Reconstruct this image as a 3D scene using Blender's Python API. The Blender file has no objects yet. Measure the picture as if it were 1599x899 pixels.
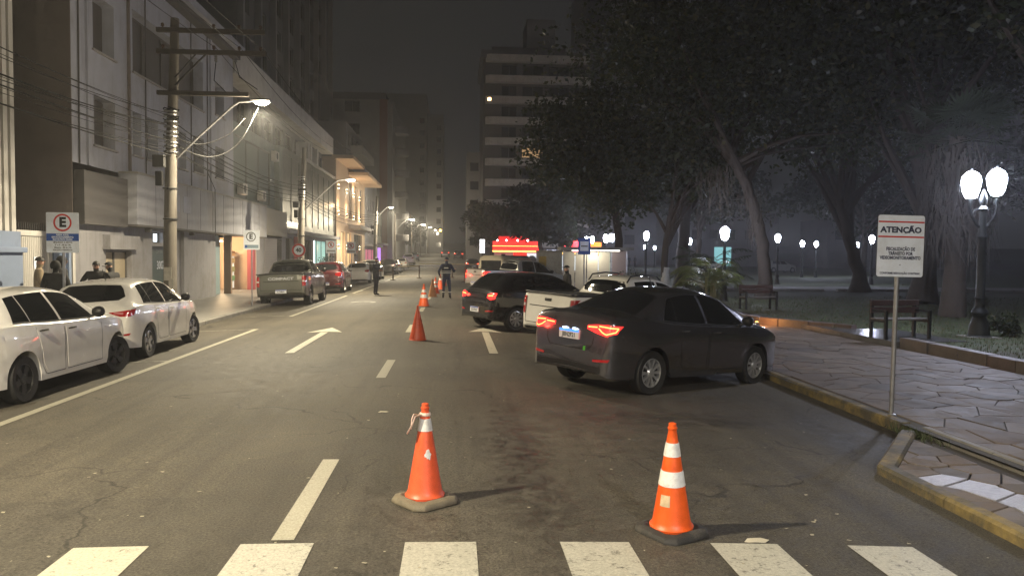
import bpy, bmesh, math, random
from mathutils import Vector, Matrix
from mathutils.bvhtree import BVHTree
R = math.radians
random.seed(7)
scene = bpy.context.scene
COL = scene.collection

# ------------------------------------------------------------------ camera
cam = bpy.data.cameras.new('camera'); cam.lens = 27.017; cam.sensor_width = 36; cam.clip_end = 2000; cam.clip_start = .05
camo = bpy.data.objects.new('camera', cam); COL.objects.link(camo)
camo.matrix_world = Matrix(((0.997197, -0.005611, -0.07461, 0), (-0.074311, 0.04193, -0.996353, 0), (0.008719, 0.999105, 0.041395, 1.85), (0, 0, 0, 1)))
scene.camera = camo
# ------------------------------------------------------------------ night sky: city-lit overcast
world = bpy.data.worlds.new('World'); scene.world = world; world.use_nodes = True
wn = world.node_tree.nodes; wl = world.node_tree.links
bg = wn['Background']
bg.inputs[0].default_value = (0.92, 0.92, 0.93, 1); bg.inputs[1].default_value = 0.0125
# ------------------------------------------------------------------ exposure and renderer
scene.view_settings.view_transform = 'Standard'; scene.view_settings.look = 'None'
scene.view_settings.exposure = 0.4; scene.view_settings.gamma = 1.0; scene.view_settings.use_curve_mapping = False
scene.render.engine = 'CYCLES'
cy = scene.cycles
cy.use_denoising = True
try: cy.denoiser = 'OPENIMAGEDENOISE'
except Exception: pass
cy.max_bounces = 5; cy.diffuse_bounces = 2; cy.glossy_bounces = 3; cy.transmission_bounces = 2; cy.volume_bounces = 0; cy.transparent_max_bounces = 4
cy.sample_clamp_indirect = 3.0; cy.sample_clamp_direct = 0; cy.caustics_reflective = False; cy.caustics_refractive = False
cy.use_light_tree = True; cy.use_adaptive_sampling = True; cy.adaptive_threshold = .03; cy.adaptive_min_samples = 12
STREET_W = 3200.0       # power of one LED street lamp
STREET_C = (1.0, .86, .60)
PARK_C = (.80, .84, 1.0)
HAZE_D = 0.0016

# ------------------------------------------------------------------ materials
MATS = {}
def mat(name, col=(.5,.5,.5), rough=.6, metal=0, spec=.5, noise=0, scale=8, bump=0, bscale=40, coat=0, streak=0, emit=None, estr=0, dirt=None, dscale=1.2, damt=.5, dlo=.48, esample=False):
    if name in MATS: return MATS[name]
    m = bpy.data.materials.new(name); m.use_nodes = True; nt = m.node_tree; n = nt.nodes; l = nt.links
    b = n['Principled BSDF']
    b.inputs['Base Color'].default_value = (*col, 1); b.inputs['Roughness'].default_value = rough; b.inputs['Metallic'].default_value = metal
    b.inputs['Specular IOR Level'].default_value = spec; b.inputs['Coat Weight'].default_value = coat; b.inputs['Coat Roughness'].default_value = .025
    if emit and not esample: m.cycles.emission_sampling = 'NONE'
    if emit: b.inputs['Emission Color'].default_value = (*emit, 1); b.inputs['Emission Strength'].default_value = estr
    tc = n.new('ShaderNodeTexCoord')
    src = None
    if noise:
        t = n.new('ShaderNodeTexNoise'); t.inputs['Scale'].default_value = scale; t.inputs['Detail'].default_value = 6; t.inputs['Roughness'].default_value = .65
        l.new(tc.outputs['Object'], t.inputs['Vector'])
        mr = n.new('ShaderNodeMapRange'); mr.inputs[1].default_value = .3; mr.inputs[2].default_value = .7; mr.inputs[3].default_value = 1 - noise; mr.inputs[4].default_value = 1 + noise
        l.new(t.outputs['Fac'], mr.inputs[0])
        mx = n.new('ShaderNodeMix'); mx.data_type = 'RGBA'; mx.blend_type = 'MULTIPLY'; mx.inputs[0].default_value = 1
        mx.inputs[6].default_value = (*col, 1); l.new(mr.outputs[0], mx.inputs[7]); src = mx.outputs[2]
        # roughness variation
        rr = n.new('ShaderNodeMapRange'); rr.inputs[1].default_value = .3; rr.inputs[2].default_value = .7; rr.inputs[3].default_value = max(.02, rough*.82); rr.inputs[4].default_value = min(1, rough*1.15)
        l.new(t.outputs['Fac'], rr.inputs[0]); l.new(rr.outputs[0], b.inputs['Roughness'])
    if dirt:
        t2 = n.new('ShaderNodeTexNoise'); t2.inputs['Scale'].default_value = dscale; t2.inputs['Detail'].default_value = 9; t2.inputs['Roughness'].default_value = .7
        l.new(tc.outputs['Object'], t2.inputs['Vector'])
        m2 = n.new('ShaderNodeMapRange'); m2.inputs[1].default_value = dlo; m2.inputs[2].default_value = dlo+.2; m2.inputs[4].default_value = damt
        l.new(t2.outputs['Fac'], m2.inputs[0])
        x2 = n.new('ShaderNodeMix'); x2.data_type = 'RGBA'; l.new(m2.outputs[0], x2.inputs[0])
        if src: l.new(src, x2.inputs[6])
        else: x2.inputs[6].default_value = (*col, 1)
        x2.inputs[7].default_value = (*dirt, 1); src = x2.outputs[2]
    if streak:
        mp = n.new('ShaderNodeMapping'); mp.inputs['Scale'].default_value = (3.1, 3.1, .30); l.new(tc.outputs['Object'], mp.inputs['Vector'])
        t4 = n.new('ShaderNodeTexNoise'); t4.inputs['Scale'].default_value = 1.6; t4.inputs['Detail'].default_value = 8; t4.inputs['Roughness'].default_value = .7; l.new(mp.outputs[0], t4.inputs['Vector'])
        m4 = n.new('ShaderNodeMapRange'); m4.inputs[1].default_value = .5; m4.inputs[2].default_value = .72; m4.inputs[4].default_value = streak; l.new(t4.outputs['Fac'], m4.inputs[0])
        x4 = n.new('ShaderNodeMix'); x4.data_type = 'RGBA'; l.new(m4.outputs[0], x4.inputs[0])
        if src: l.new(src, x4.inputs[6])
        else: x4.inputs[6].default_value = (*col, 1)
        x4.inputs[7].default_value = (col[0]*.55, col[1]*.53, col[2]*.51, 1); src = x4.outputs[2]
    if src: l.new(src, b.inputs['Base Color'])
    if bump:
        t3 = n.new('ShaderNodeTexNoise'); t3.inputs['Scale'].default_value = bscale; t3.inputs['Detail'].default_value = 5
        l.new(tc.outputs['Object'], t3.inputs['Vector'])
        bp = n.new('ShaderNodeBump'); bp.inputs['Strength'].default_value = bump; bp.inputs['Distance'].default_value = .01
        l.new(t3.outputs['Fac'], bp.inputs['Height']); l.new(bp.outputs[0], b.inputs['Normal'])
    MATS[name] = m; return m

def emis(name, col, s, sample=False):
    if name in MATS: return MATS[name]
    m = bpy.data.materials.new(name); m.use_nodes = True; b = m.node_tree.nodes['Principled BSDF']
    b.inputs['Base Color'].default_value = (*[c*.5 for c in col], 1); b.inputs['Emission Color'].default_value = (*col, 1); b.inputs['Emission Strength'].default_value = s
    b.inputs['Roughness'].default_value = .3
    if not sample: m.cycles.emission_sampling = 'NONE'
    MATS[name] = m; return m

def leafmat(name, col, rough=.45, trans=.4):
    m = mat(name, col, rough); nt = m.node_tree; n = nt.nodes; l = nt.links; b = n['Principled BSDF']; o = n['Material Output']
    t = n.new('ShaderNodeBsdfTranslucent'); t.inputs[0].default_value = (col[0]*1.6, col[1]*1.7, col[2]*1.0, 1)
    x = n.new('ShaderNodeMixShader'); x.inputs[0].default_value = trans; l.new(b.outputs[0], x.inputs[1]); l.new(t.outputs[0], x.inputs[2]); l.new(x.outputs[0], o.inputs['Surface'])
    return m
# ------------------------------------------------------------------ mesh builder
class MB:
    def __init__(s): s.v = []; s.f = []; s.mi = []; s.cur = 0
    def add(s, vs, fs):
        o = len(s.v); s.v += [tuple(p) for p in vs]; s.f += [tuple(i+o for i in f) for f in fs]; s.mi += [s.cur]*len(fs); return s
    def box(s, x0, x1, y0, y1, z0, z1, rz=0, piv=None):
        vs = [Vector(p) for p in ((x0,y0,z0),(x1,y0,z0),(x1,y1,z0),(x0,y1,z0),(x0,y0,z1),(x1,y0,z1),(x1,y1,z1),(x0,y1,z1))]
        if rz:
            c = Vector(piv) if piv else Vector(((x0+x1)/2,(y0+y1)/2,0)); m = Matrix.Rotation(rz, 3, 'Z')
            vs = [m@(p-c)+c for p in vs]
        return s.add(vs, ((0,3,2,1),(4,5,6,7),(0,1,5,4),(1,2,6,5),(2,3,7,6),(3,0,4,7)))
    def bar(s, a, b, w, h=None):
        a = Vector(a); b = Vector(b); h = h or w; d = (b-a).normalized()
        up = Vector((0,0,1)) if abs(d.z) < .95 else Vector((0,1,0))
        r = d.cross(up).normalized(); u = r.cross(d)
        vs = [p + r*sx*w/2 + u*sy*h/2 for p in (a,b) for sx,sy in ((-1,-1),(1,-1),(1,1),(-1,1))]
        return s.add(vs, ((3,2,1,0),(4,5,6,7),(0,1,5,4),(1,2,6,5),(2,3,7,6),(3,0,4,7)))
    def tube(s, pts, rs, n=8, cap=True):
        pts = [Vector(p) for p in pts]
        if not isinstance(rs, (list, tuple)): rs = [rs]*len(pts)
        vs = []; pr = None
        for i, p in enumerate(pts):
            d = (pts[min(i+1, len(pts)-1)] - pts[max(i-1, 0)])
            d = d.normalized() if d.length > 1e-9 else Vector((0,0,1))
            if pr is None:
                up = Vector((0,0,1)) if abs(d.z) < .9 else Vector((1,0,0)); r = d.cross(up).normalized()
            else: r = (pr - d*pr.dot(d)).normalized()
            pr = r; u = d.cross(r)
            for k in range(n):
                a = 2*math.pi*k/n; vs.append(p + (r*math.cos(a)+u*math.sin(a))*rs[i])
        fs = []
        for i in range(len(pts)-1):
            for k in range(n):
                fs.append((i*n+k, i*n+(k+1)%n, (i+1)*n+(k+1)%n, (i+1)*n+k))
        if cap: fs.append(tuple(range(n-1,-1,-1))); fs.append(tuple((len(pts)-1)*n+k for k in range(n)))
        return s.add(vs, fs)
    def lathe(s, prof, n=24, axis='z', c=(0,0,0), closed=False, phase=0):
        vs = []; c = Vector(c)
        for r, h in prof:
            for k in range(n):
                a = 2*math.pi*(k+phase)/n; p = (r*math.cos(a), r*math.sin(a), h) if axis == 'z' else (h, r*math.cos(a), r*math.sin(a))
                vs.append(c+Vector(p))
        fs = []; m = len(prof)
        for i in range(m if closed else m-1):
            j = (i+1) % m
            for k in range(n): fs.append((i*n+k, i*n+(k+1)%n, j*n+(k+1)%n, j*n+k))
        if not closed:
            fs.append(tuple(range(n-1,-1,-1))); fs.append(tuple((m-1)*n+k for k in range(n)))
        return s.add(vs, fs)
    def prism(s, poly, z0, z1, zf=None):
        n = len(poly); vs = [(x,y,z0) for x,y in poly]+[(x,y,z1) for x,y in poly]
        return s.add(vs, [tuple(range(n-1,-1,-1)), tuple(range(n,2*n))]+[(i,(i+1)%n,n+(i+1)%n,n+i) for i in range(n)])
    def quad(s, a, b, c, d): return s.add((a,b,c,d), ((0,1,2,3),))
    def mesh(s, name, mats, smooth=False, angle=40):
        me = bpy.data.meshes.new(name); me.from_pydata([tuple(p) for p in s.v], [], s.f); me.update()
        for m in (mats if isinstance(mats, (list, tuple)) else [mats]): me.materials.append(m)
        if any(s.mi): me.polygons.foreach_set('material_index', s.mi)
        if smooth:
            me.polygons.foreach_set('use_smooth', [True]*len(me.polygons))
            try: me.set_sharp_from_angle(angle=R(angle))
            except Exception: pass
        return me
    def build(s, name, mats, parent=None, smooth=False, bevel=0, angle=40):
        o = bpy.data.objects.new(name, s.mesh(name, mats, smooth, angle)); COL.objects.link(o)
        if parent: o.parent = parent
        if bevel:
            b = o.modifiers.new('bevel', 'BEVEL'); b.width = bevel; b.segments = 2; b.limit_method = 'ANGLE'
        return o

def tag(o, label=None, cat=None, group=None, kind=None):
    if label: o['label'] = label
    if cat: o['category'] = cat
    if group: o['group'] = group
    if kind: o['kind'] = kind
    return o
def thing(name, label, cat, loc=(0,0,0), rz=0, group=None):
    o = bpy.data.objects.new(name, None); COL.objects.link(o); o.location = loc; o.rotation_euler = (0,0,rz); o.empty_display_size = .2
    return tag(o, label, cat, group)
def copy_tree(o, parent=None):
    c = o.copy(); COL.objects.link(c)
    if parent: c.parent = parent
    for ch in o.children: copy_tree(ch, c)
    return c
def point_light(name, loc, power, col, parent=None, radius=.08, spot=None):
    L = bpy.data.lights.new(name, 'SPOT' if spot else 'POINT'); L.energy = power; L.color = col; L.shadow_soft_size = radius
    if spot: L.spot_size = R(spot); L.spot_blend = .6
    o = bpy.data.objects.new(name, L); COL.objects.link(o); o.location = loc
    if parent: o.parent = parent
    return o
def text(s, size, m, parent, loc, rot, ext=.001, align='CENTER', bold=.0, name='lettering', sx=1):
    c = bpy.data.curves.new('t', 'FONT'); c.body = s; c.size = size; c.align_x = align; c.align_y = 'CENTER'; c.extrude = ext; c.offset = bold; c.resolution_u = 2
    t = bpy.data.objects.new('t', c); COL.objects.link(t)
    bpy.context.view_layer.update()
    me = bpy.data.meshes.new_from_object(t.evaluated_get(bpy.context.evaluated_depsgraph_get()))
    bpy.data.objects.remove(t); me.materials.clear(); me.materials.append(m)
    for v in me.vertices: v.co.x *= sx
    o = bpy.data.objects.new(name, me); COL.objects.link(o); o.parent = parent; o.location = loc; o.rotation_euler = rot
    return o
def pchip(pts):
    xs = [p[0] for p in pts]; ys = [p[1] for p in pts]; n = len(xs)
    h = [xs[i+1]-xs[i] for i in range(n-1)]; d = [(ys[i+1]-ys[i])/h[i] for i in range(n-1)]
    m = [d[0]]+[0 if d[i-1]*d[i] <= 0 else 2*d[i-1]*d[i]/(d[i-1]+d[i]) for i in range(1, n-1)]+[d[-1]]
    def f(x):
        if x <= xs[0]: return ys[0]
        if x >= xs[-1]: return ys[-1]
        i = 0
        while xs[i+1] < x: i += 1
        t = (x-xs[i])/h[i]
        return (2*t**3-3*t*t+1)*ys[i]+(t**3-2*t*t+t)*h[i]*m[i]+(-2*t**3+3*t*t)*ys[i+1]+(t**3-t*t)*h[i]*m[i+1]
    return f
def curve(pts, n=6):
    pts = [Vector(p) for p in pts]; q = [pts[0]]+pts+[pts[-1]]; out = []
    for i in range(1, len(q)-2):
        a, b_, c, d = q[i-1], q[i], q[i+1], q[i+2]
        for k in range(n):
            t = k/n; out.append(.5*((2*b_)+(c-a)*t+(2*a-5*b_+4*c-d)*t*t+(3*b_-a-3*c+d)*t**3))
    out.append(pts[-1]); return out
def smooth(a, b, x):
    t = min(1, max(0, (x-a)/(b-a))); return t*t*(3-2*t)
# ground heights (metres): crowned carriageway, climbing in the distance
def hill(y): return 0 if y < 75 else .02*(y-75)*smooth(75, 130, y)
def zr(x, y=0): return -.005*(min(max(x, -6.9), 4.4)+1.5)**2 + hill(y)
SW_L = -.02      # left pavement level
SW_R = -.05      # right pavement level

# ================================================================== SETTING
def asphalt_mat():
    m = bpy.data.materials.new('asphalt'); m.use_nodes = True; nt = m.node_tree; n = nt.nodes; l = nt.links; b = n['Principled BSDF']
    tc = n.new('ShaderNodeTexCoord')
    def noise(scale, det=6, rough=.6, vec=None, dist=0):
        t = n.new('ShaderNodeTexNoise'); t.inputs['Scale'].default_value = scale; t.inputs['Detail'].default_value = det; t.inputs['Roughness'].default_value = rough; t.inputs['Distortion'].default_value = dist
        l.new(vec or tc.outputs['Object'], t.inputs['Vector']); return t.outputs['Fac']
    def rng(x, a, b_, c, d):
        r = n.new('ShaderNodeMapRange'); r.inputs[1].default_value = a; r.inputs[2].default_value = b_; r.inputs[3].default_value = c; r.inputs[4].default_value = d
        l.new(x, r.inputs[0]); return r.outputs[0]
    def math_(op, a, b_):
        k = n.new('ShaderNodeMath'); k.operation = op
        for i, q in enumerate((a, b_)):
            if isinstance(q, (int, float)): k.inputs[i].default_value = q
            else: l.new(q, k.inputs[i])
        return k.outputs[0]
    def mixc(f, a, b_, mode='MIX'):
        x = n.new('ShaderNodeMix'); x.data_type = 'RGBA'; x.blend_type = mode
        if isinstance(f, (int, float)): x.inputs[0].default_value = f
        else: l.new(f, x.inputs[0])
        for i, q in ((6, a), (7, b_)):
            if isinstance(q, tuple): x.inputs[i].default_value = (*q, 1)
            else: l.new(q, x.inputs[i])
        return x.outputs[2]
    fine = noise(55, 3, .8); mid = noise(6, 8, .7); big = noise(.35, 5, .6)
    # long wheel-track streaks: stretched coordinates
    mp = n.new('ShaderNodeMapping'); mp.inputs['Scale'].default_value = (1.6, .10, 1); l.new(tc.outputs['Object'], mp.inputs['Vector'])
    streak = noise(1.0, 6, .65, mp.outputs[0])
    col = mixc(rng(big, .35, .65, 0, 1), (.062, .057, .047), (.092, .083, .067))
    col = mixc(rng(streak, .46, .66, 0, .8), col, (.046, .042, .036))
    col = mixc(1.0, col, mixc(rng(fine, .34, .66, 0, 1), (.46, .46, .46), (1.62, 1.60, 1.55)), 'MULTIPLY')
    col = mixc(1.0, col, mixc(rng(mid, .3, .7, 0, 1), (.74, .74, .74), (1.28, 1.27, 1.24)), 'MULTIPLY')
    # hairline cracks
    nv = n.new('ShaderNodeTexNoise'); nv.inputs['Scale'].default_value = 1.1; nv.inputs['Detail'].default_value = 6; l.new(tc.outputs['Object'], nv.inputs['Vector'])
    va = n.new('ShaderNodeVectorMath'); va.operation = 'MULTIPLY_ADD'; l.new(nv.outputs['Color'], va.inputs[0]); va.inputs[1].default_value = (1.4, 1.4, 0); l.new(tc.outputs['Object'], va.inputs[2])
    vc = n.new('ShaderNodeTexVoronoi'); vc.feature = 'DISTANCE_TO_EDGE'; vc.inputs['Scale'].default_value = .34; l.new(va.outputs[0], vc.inputs['Vector'])
    crack = math_('MULTIPLY', rng(vc.outputs['Distance'], .006, .0015, 0, 1), rng(noise(.6, 3), .46, .56, 0, .75))
    col = mixc(crack, col, (.018, .017, .015))
    # repair patches: paler and darker squares of newer asphalt
    pt = n.new('ShaderNodeTexVoronoi'); pt.distance = 'CHEBYCHEV'; pt.inputs['Scale'].default_value = .22; pt.inputs['Randomness'].default_value = .9; l.new(tc.outputs['Object'], pt.inputs['Vector'])
    ps = n.new('ShaderNodeSeparateColor'); l.new(pt.outputs['Color'], ps.inputs[0])
    col = mixc(1.0, col, mixc(rng(ps.outputs[0], .15, .85, 0, 1), (.90, .90, .91), (1.08, 1.07, 1.05)), 'MULTIPLY')
    # bright aggregate chips
    vo = n.new('ShaderNodeTexVoronoi'); vo.inputs['Scale'].default_value = 34; l.new(tc.outputs['Object'], vo.inputs['Vector'])
    chip = math_('MULTIPLY', rng(vo.outputs['Distance'], .17, .06, 0, 1), rng(noise(9, 2), .50, .62, 0, 1))
    col = mixc(math_('MULTIPLY', chip, .55), col, (.30, .28, .24))
    # oil drips down the middle of the parking approach, tyre-dark gutter, wet patch behind the sedan
    sep = n.new('ShaderNodeSeparateXYZ'); l.new(tc.outputs['Object'], sep.inputs[0]); X, Y = sep.outputs[0], sep.outputs[1]
    wob = noise(1.3, 4, .6)
    def blob(cx, cy_, sx, sy, amp):
        dx = math_('DIVIDE', math_('SUBTRACT', math_('ADD', X, math_('MULTIPLY', math_('SUBTRACT', wob, .5), .9)), cx), sx)
        dy = math_('DIVIDE', math_('SUBTRACT', Y, cy_), sy)
        r2 = math_('ADD', math_('MULTIPLY', dx, dx), math_('MULTIPLY', dy, dy))
        return math_('MULTIPLY', rng(r2, 1, 0, 0, 1), amp)
    patch = noise(5, 7, .75, None, .5)
    oil = math_('ADD', blob(.62, 7.2, .42, 3.4, 1.25), blob(2.6, 9.0, 1.5, .55, 1.1))
    oil = math_('ADD', oil, blob(1.6, 14.5, .8, 3, .8))
    oil = math_('ADD', oil, blob(4.7, 8.4, 1.0, 1.6, 1.0))
    oilm = math_('MULTIPLY', oil, rng(patch, .40, .62, 0, 1)); 
    k = n.new('ShaderNodeClamp'); l.new(math_('MULTIPLY', oilm, .8), k.inputs[0])
    col = mixc(k.outputs[0], col, (.020, .019, .018))
    l.new(col, b.inputs['Base Color'])
    rg = mixc(k.outputs[0], mixc(rng(mid, .3, .7, 0, 1), (.62,)*3, (.82,)*3), (.42, .42, .42))
    l.new(rg, b.inputs['Roughness']); b.inputs['Specular IOR Level'].default_value = .4
    bp = n.new('ShaderNodeBump'); bp.inputs['Strength'].default_value = .9; bp.inputs['Distance'].default_value = .006
    l.new(math_('ADD', fine, math_('MULTIPLY', mid, .7)), bp.inputs['Height']); l.new(bp.outputs[0], b.inputs['Normal'])
    return m
M_ASPH = asphalt_mat()

def paint_mat(name, col, wear, wscale=7):
    m = bpy.data.materials.new(name); m.use_nodes = True; nt = m.node_tree; n = nt.nodes; l = nt.links; b = n['Principled BSDF']
    tc = n.new('ShaderNodeTexCoord')
    t = n.new('ShaderNodeTexNoise'); t.inputs['Scale'].default_value = wscale; t.inputs['Detail'].default_value = 10; t.inputs['Roughness'].default_value = .8
    t2 = n.new('ShaderNodeTexNoise'); t2.inputs['Scale'].default_value = 60; t2.inputs['Detail'].default_value = 4
    for q in (t, t2): l.new(tc.outputs['Object'], q.inputs['Vector'])
    mr = n.new('ShaderNodeMapRange'); mr.inputs[1].default_value = .70-wear*.25; mr.inputs[2].default_value = .76-wear*.2
    l.new(t.outputs['Fac'], mr.inputs[0])
    mg = n.new('ShaderNodeMix'); mg.data_type = 'RGBA'; mg.blend_type = 'MULTIPLY'; mg.inputs[0].default_value = 1; mg.inputs[6].default_value = (*col, 1)
    m3 = n.new('ShaderNodeMapRange'); m3.inputs[1].default_value = .3; m3.inputs[2].default_value = .7; m3.inputs[3].default_value = .72; m3.inputs[4].default_value = 1.1
    l.new(t2.outputs['Fac'], m3.inputs[0]); l.new(m3.outputs[0], mg.inputs[7])
    mx = n.new('ShaderNodeMix'); mx.data_type = 'RGBA'; l.new(mr.outputs[0], mx.inputs[0]); l.new(mg.outputs[2], mx.inputs[6]); mx.inputs[7].default_value = (.085, .08, .07, 1)
    l.new(mx.outputs[2], b.inputs['Base Color']); b.inputs['Roughness'].default_value = .6
    bp = n.new('ShaderNodeBump'); bp.inputs['Strength'].default_value = .3; bp.inputs['Distance'].default_value = .004; l.new(t2.outputs['Fac'], bp.inputs['Height']); l.new(bp.outputs[0], b.inputs['Normal'])
    return m
M_PAINT = paint_mat('road_paint', (.46, .445, .375), .62, 16); M_PAINT_W = paint_mat('road_paint_worn', (.48, .46, .37), .55, 11); M_PAINT_D = paint_mat('road_paint_dull', (.38, .36, .28), .45, 9); M_PAINT_OLD = paint_mat('road_paint_faded', (.34, .32, .26), 1.0, 4)
M_KERB_Y = mat('kerb_yellow', (.24, .18, .07), .7, noise=.4, scale=7, bump=.6, bscale=30, dirt=(.085,.075,.055), dscale=2.6, damt=1.0, dlo=.38)
M_KERB = mat('kerb_grey', (.22, .21, .19), .7, noise=.3, scale=6, bump=.5, bscale=30, dirt=(.09,.085,.075), dscale=3, damt=.8)
M_CONC = mat('concrete', (.27, .26, .24), .75, noise=.2, scale=5, bump=.3, bscale=30, dirt=(.16,.15,.135), dscale=1.4, damt=.7)
M_SOIL = mat('soil', (.05, .042, .033), .9, noise=.4, scale=9, bump=.8, bscale=25)
M_GRASSBASE = mat('lawn_base', (.045, .06, .022), .9, noise=.45, scale=1.5, bump=.8, bscale=30, dirt=(.07,.055,.032), dscale=.7, damt=.8)

def strip(x0, x1, y0, y1, dz=0, ny=1, nx=1, zf=zr):
    mb = MB(); vs = []; 
    for j in range(ny+1):
        y = y0+(y1-y0)*j/ny
        for i in range(nx+1):
            x = x0+(x1-x0)*i/nx; vs.append((x, y, zf(x, y)+dz))
    fs = [(j*(nx+1)+i, j*(nx+1)+i+1, (j+1)*(nx+1)+i+1, (j+1)*(nx+1)+i) for j in range(ny) for i in range(nx)]
    return mb.add(vs, fs)
# terrain sheet to the horizon
mb = MB(); ys = [-60, 60, 75, 90, 105, 130, 180, 250, 350, 900]; vs = []; fs = []
for y in ys: vs += [(-900, y, -.5+hill(y)), (900, y, -.5+hill(y))]
for j in range(len(ys)-1): fs.append((2*j, 2*j+1, 2*j+3, 2*j+2))
tag(mb.add(vs, fs).build('ground', M_SOIL), kind='structure')
# road
mb = MB(); xs = [-7.1, -6.2, -5.3, -4.4, -3.4, -2.4, -1.5, -.6, .4, 1.4, 2.4, 3.4, 4.4, 5.4]; ys = [-12, 0, 20, 40, 60, 75]+list(range(80, 380, 10)); vs = []; fs = []
for y in ys:
    for x in xs: vs.append((x, y, zr(x, y)))
n = len(xs)
for j in range(len(ys)-1):
    for i in range(n-1): fs.append((j*n+i, j*n+i+1, (j+1)*n+i+1, (j+1)*n+i))
road = mb.add(vs, fs).build('road', M_ASPH, smooth=True); tag(road, kind='structure')
# painted markings, each its own sheet 4 mm up, children of the road
for i, x0 in enumerate((-4.45, -3.41, -2.375, -1.35, -.31, .70, 1.71, 2.66)):
    o = strip(x0, x0+.46, 1.9, 4.94, .004, 4, 2).build('crosswalk_stripe', M_PAINT_W if i == 2 else M_PAINT, road)
for k, y0 in enumerate((4.98, 11.63, 18.55, 25.4, 32.3, 39.2, 46.1, 53.0)):
    strip(-1.175, -1.03, y0 + (.02 if k == 0 else 0), y0+2.0, .004, 2, 1).build('lane_dash', M_PAINT_D, road)
for y0, y1 in ((-6, 19.9), (24.0, 36.4), (38.6, 52), (56, 72)):
    strip(-5.08, -4.95, y0, y1, .004, 6, 1).build('edge_line', M_PAINT_D, road)
for y0 in (13.95, 19.8, 24.3, 31.1, 38.4):
    strip(-6.95, -5.085, y0, y0+.1, .004, 1, 5).build('bay_line', M_PAINT_OLD, road)
def arrow(cx, y0, y1):
    mb = MB(); zz = lambda x, y: (x, y, zr(x, y)+.005)
    w = .085; mb.add([zz(cx-w, y0), zz(cx+w, y0), zz(cx+w, y1-1.15), zz(cx-w, y1-1.15)], ((0,1,2,3),))
    mb.add([zz(cx-.42, y1-1.2), zz(cx, y1-1.0), zz(cx+.42, y1-1.2), zz(cx, y1)], ((0,1,3),(1,2,3)))
    return mb.build('lane_arrow', M_PAINT_W, road)
arrow(-3.1, 14.7, 19.8); arrow(.76, 14.7, 20.0)
for y0 in (70, 71.4, 72.8): strip(-6.6, 5.0, y0, y0+.5, .004, 1, 9).build('stop_bar', M_PAINT_OLD, road)
mb = MB(); c = [(-3.62+.55*math.cos(a), 30.4+.9*math.sin(a)) for a in [i*.35 for i in range(9)]]
for i in range(8):
    a, b_ = c[i], c[i+1]; ia = (-3.62+(a[0]+3.62)*.62, 30.4+(a[1]-30.4)*.62); ib = (-3.62+(b_[0]+3.62)*.62, 30.4+(b_[1]-30.4)*.62)
    mb.add([(p[0], p[1], zr(p[0])+.004) for p in (a, b_, ib, ia)], ((0,1,2,3),))
mb.build('worn_symbol', M_PAINT_OLD, road)

# litter specks and leaves on the asphalt: too small to tell apart
mb = MB(); rs = random.Random(3)
for i in range(230):
    y = 4.5+rs.random()**1.7*18; x = -4.8+rs.random()*9.4
    if x > 3.7 and y < 7.2: continue
    s = rs.uniform(.006, .022); a = rs.random()*6.3; z = zr(x, y)+.004
    mb.add([(x+s*math.cos(a+q), y+s*math.sin(a+q)*rs.uniform(.5, 1), z+rs.uniform(0, .006)) for q in (0, 1.4, 3.1, 4.5)], ((0,1,2,3),))
tag(mb.build('road_litter', mat('litter', (.35, .32, .24), .8)), 'tiny pale specks and dry leaf scraps strewn over the asphalt', 'litter', kind='stuff')
def scrap(x, y, label, s=.09):
    mb = MB(); a = [(x+s*math.cos(t)*q, y+s*.6*math.sin(t)*q, zr(x)+.006+.006*math.sin(3*t)) for t, q in ((0,1),(.9,.8),(1.8,1),(2.6,.7),(3.5,1.1),(4.4,.8),(5.3,.95))]
    mb.add(a+[(p[0], p[1], p[2]-.004) for p in a], [tuple(range(7))]+[(i,(i+1)%7,7+(i+1)%7,7+i) for i in range(7)])
    tag(mb.build('paper_scrap', mat('paper_scrap', (.5, .46, .36), .8)), label, 'litter')
scrap(2.05, 5.0, 'pale paper scrap lying beside the base of the right traffic cone')
scrap(-.83, 9.1, 'small yellowish scrap on the asphalt left of the lane dash', .06)

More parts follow.
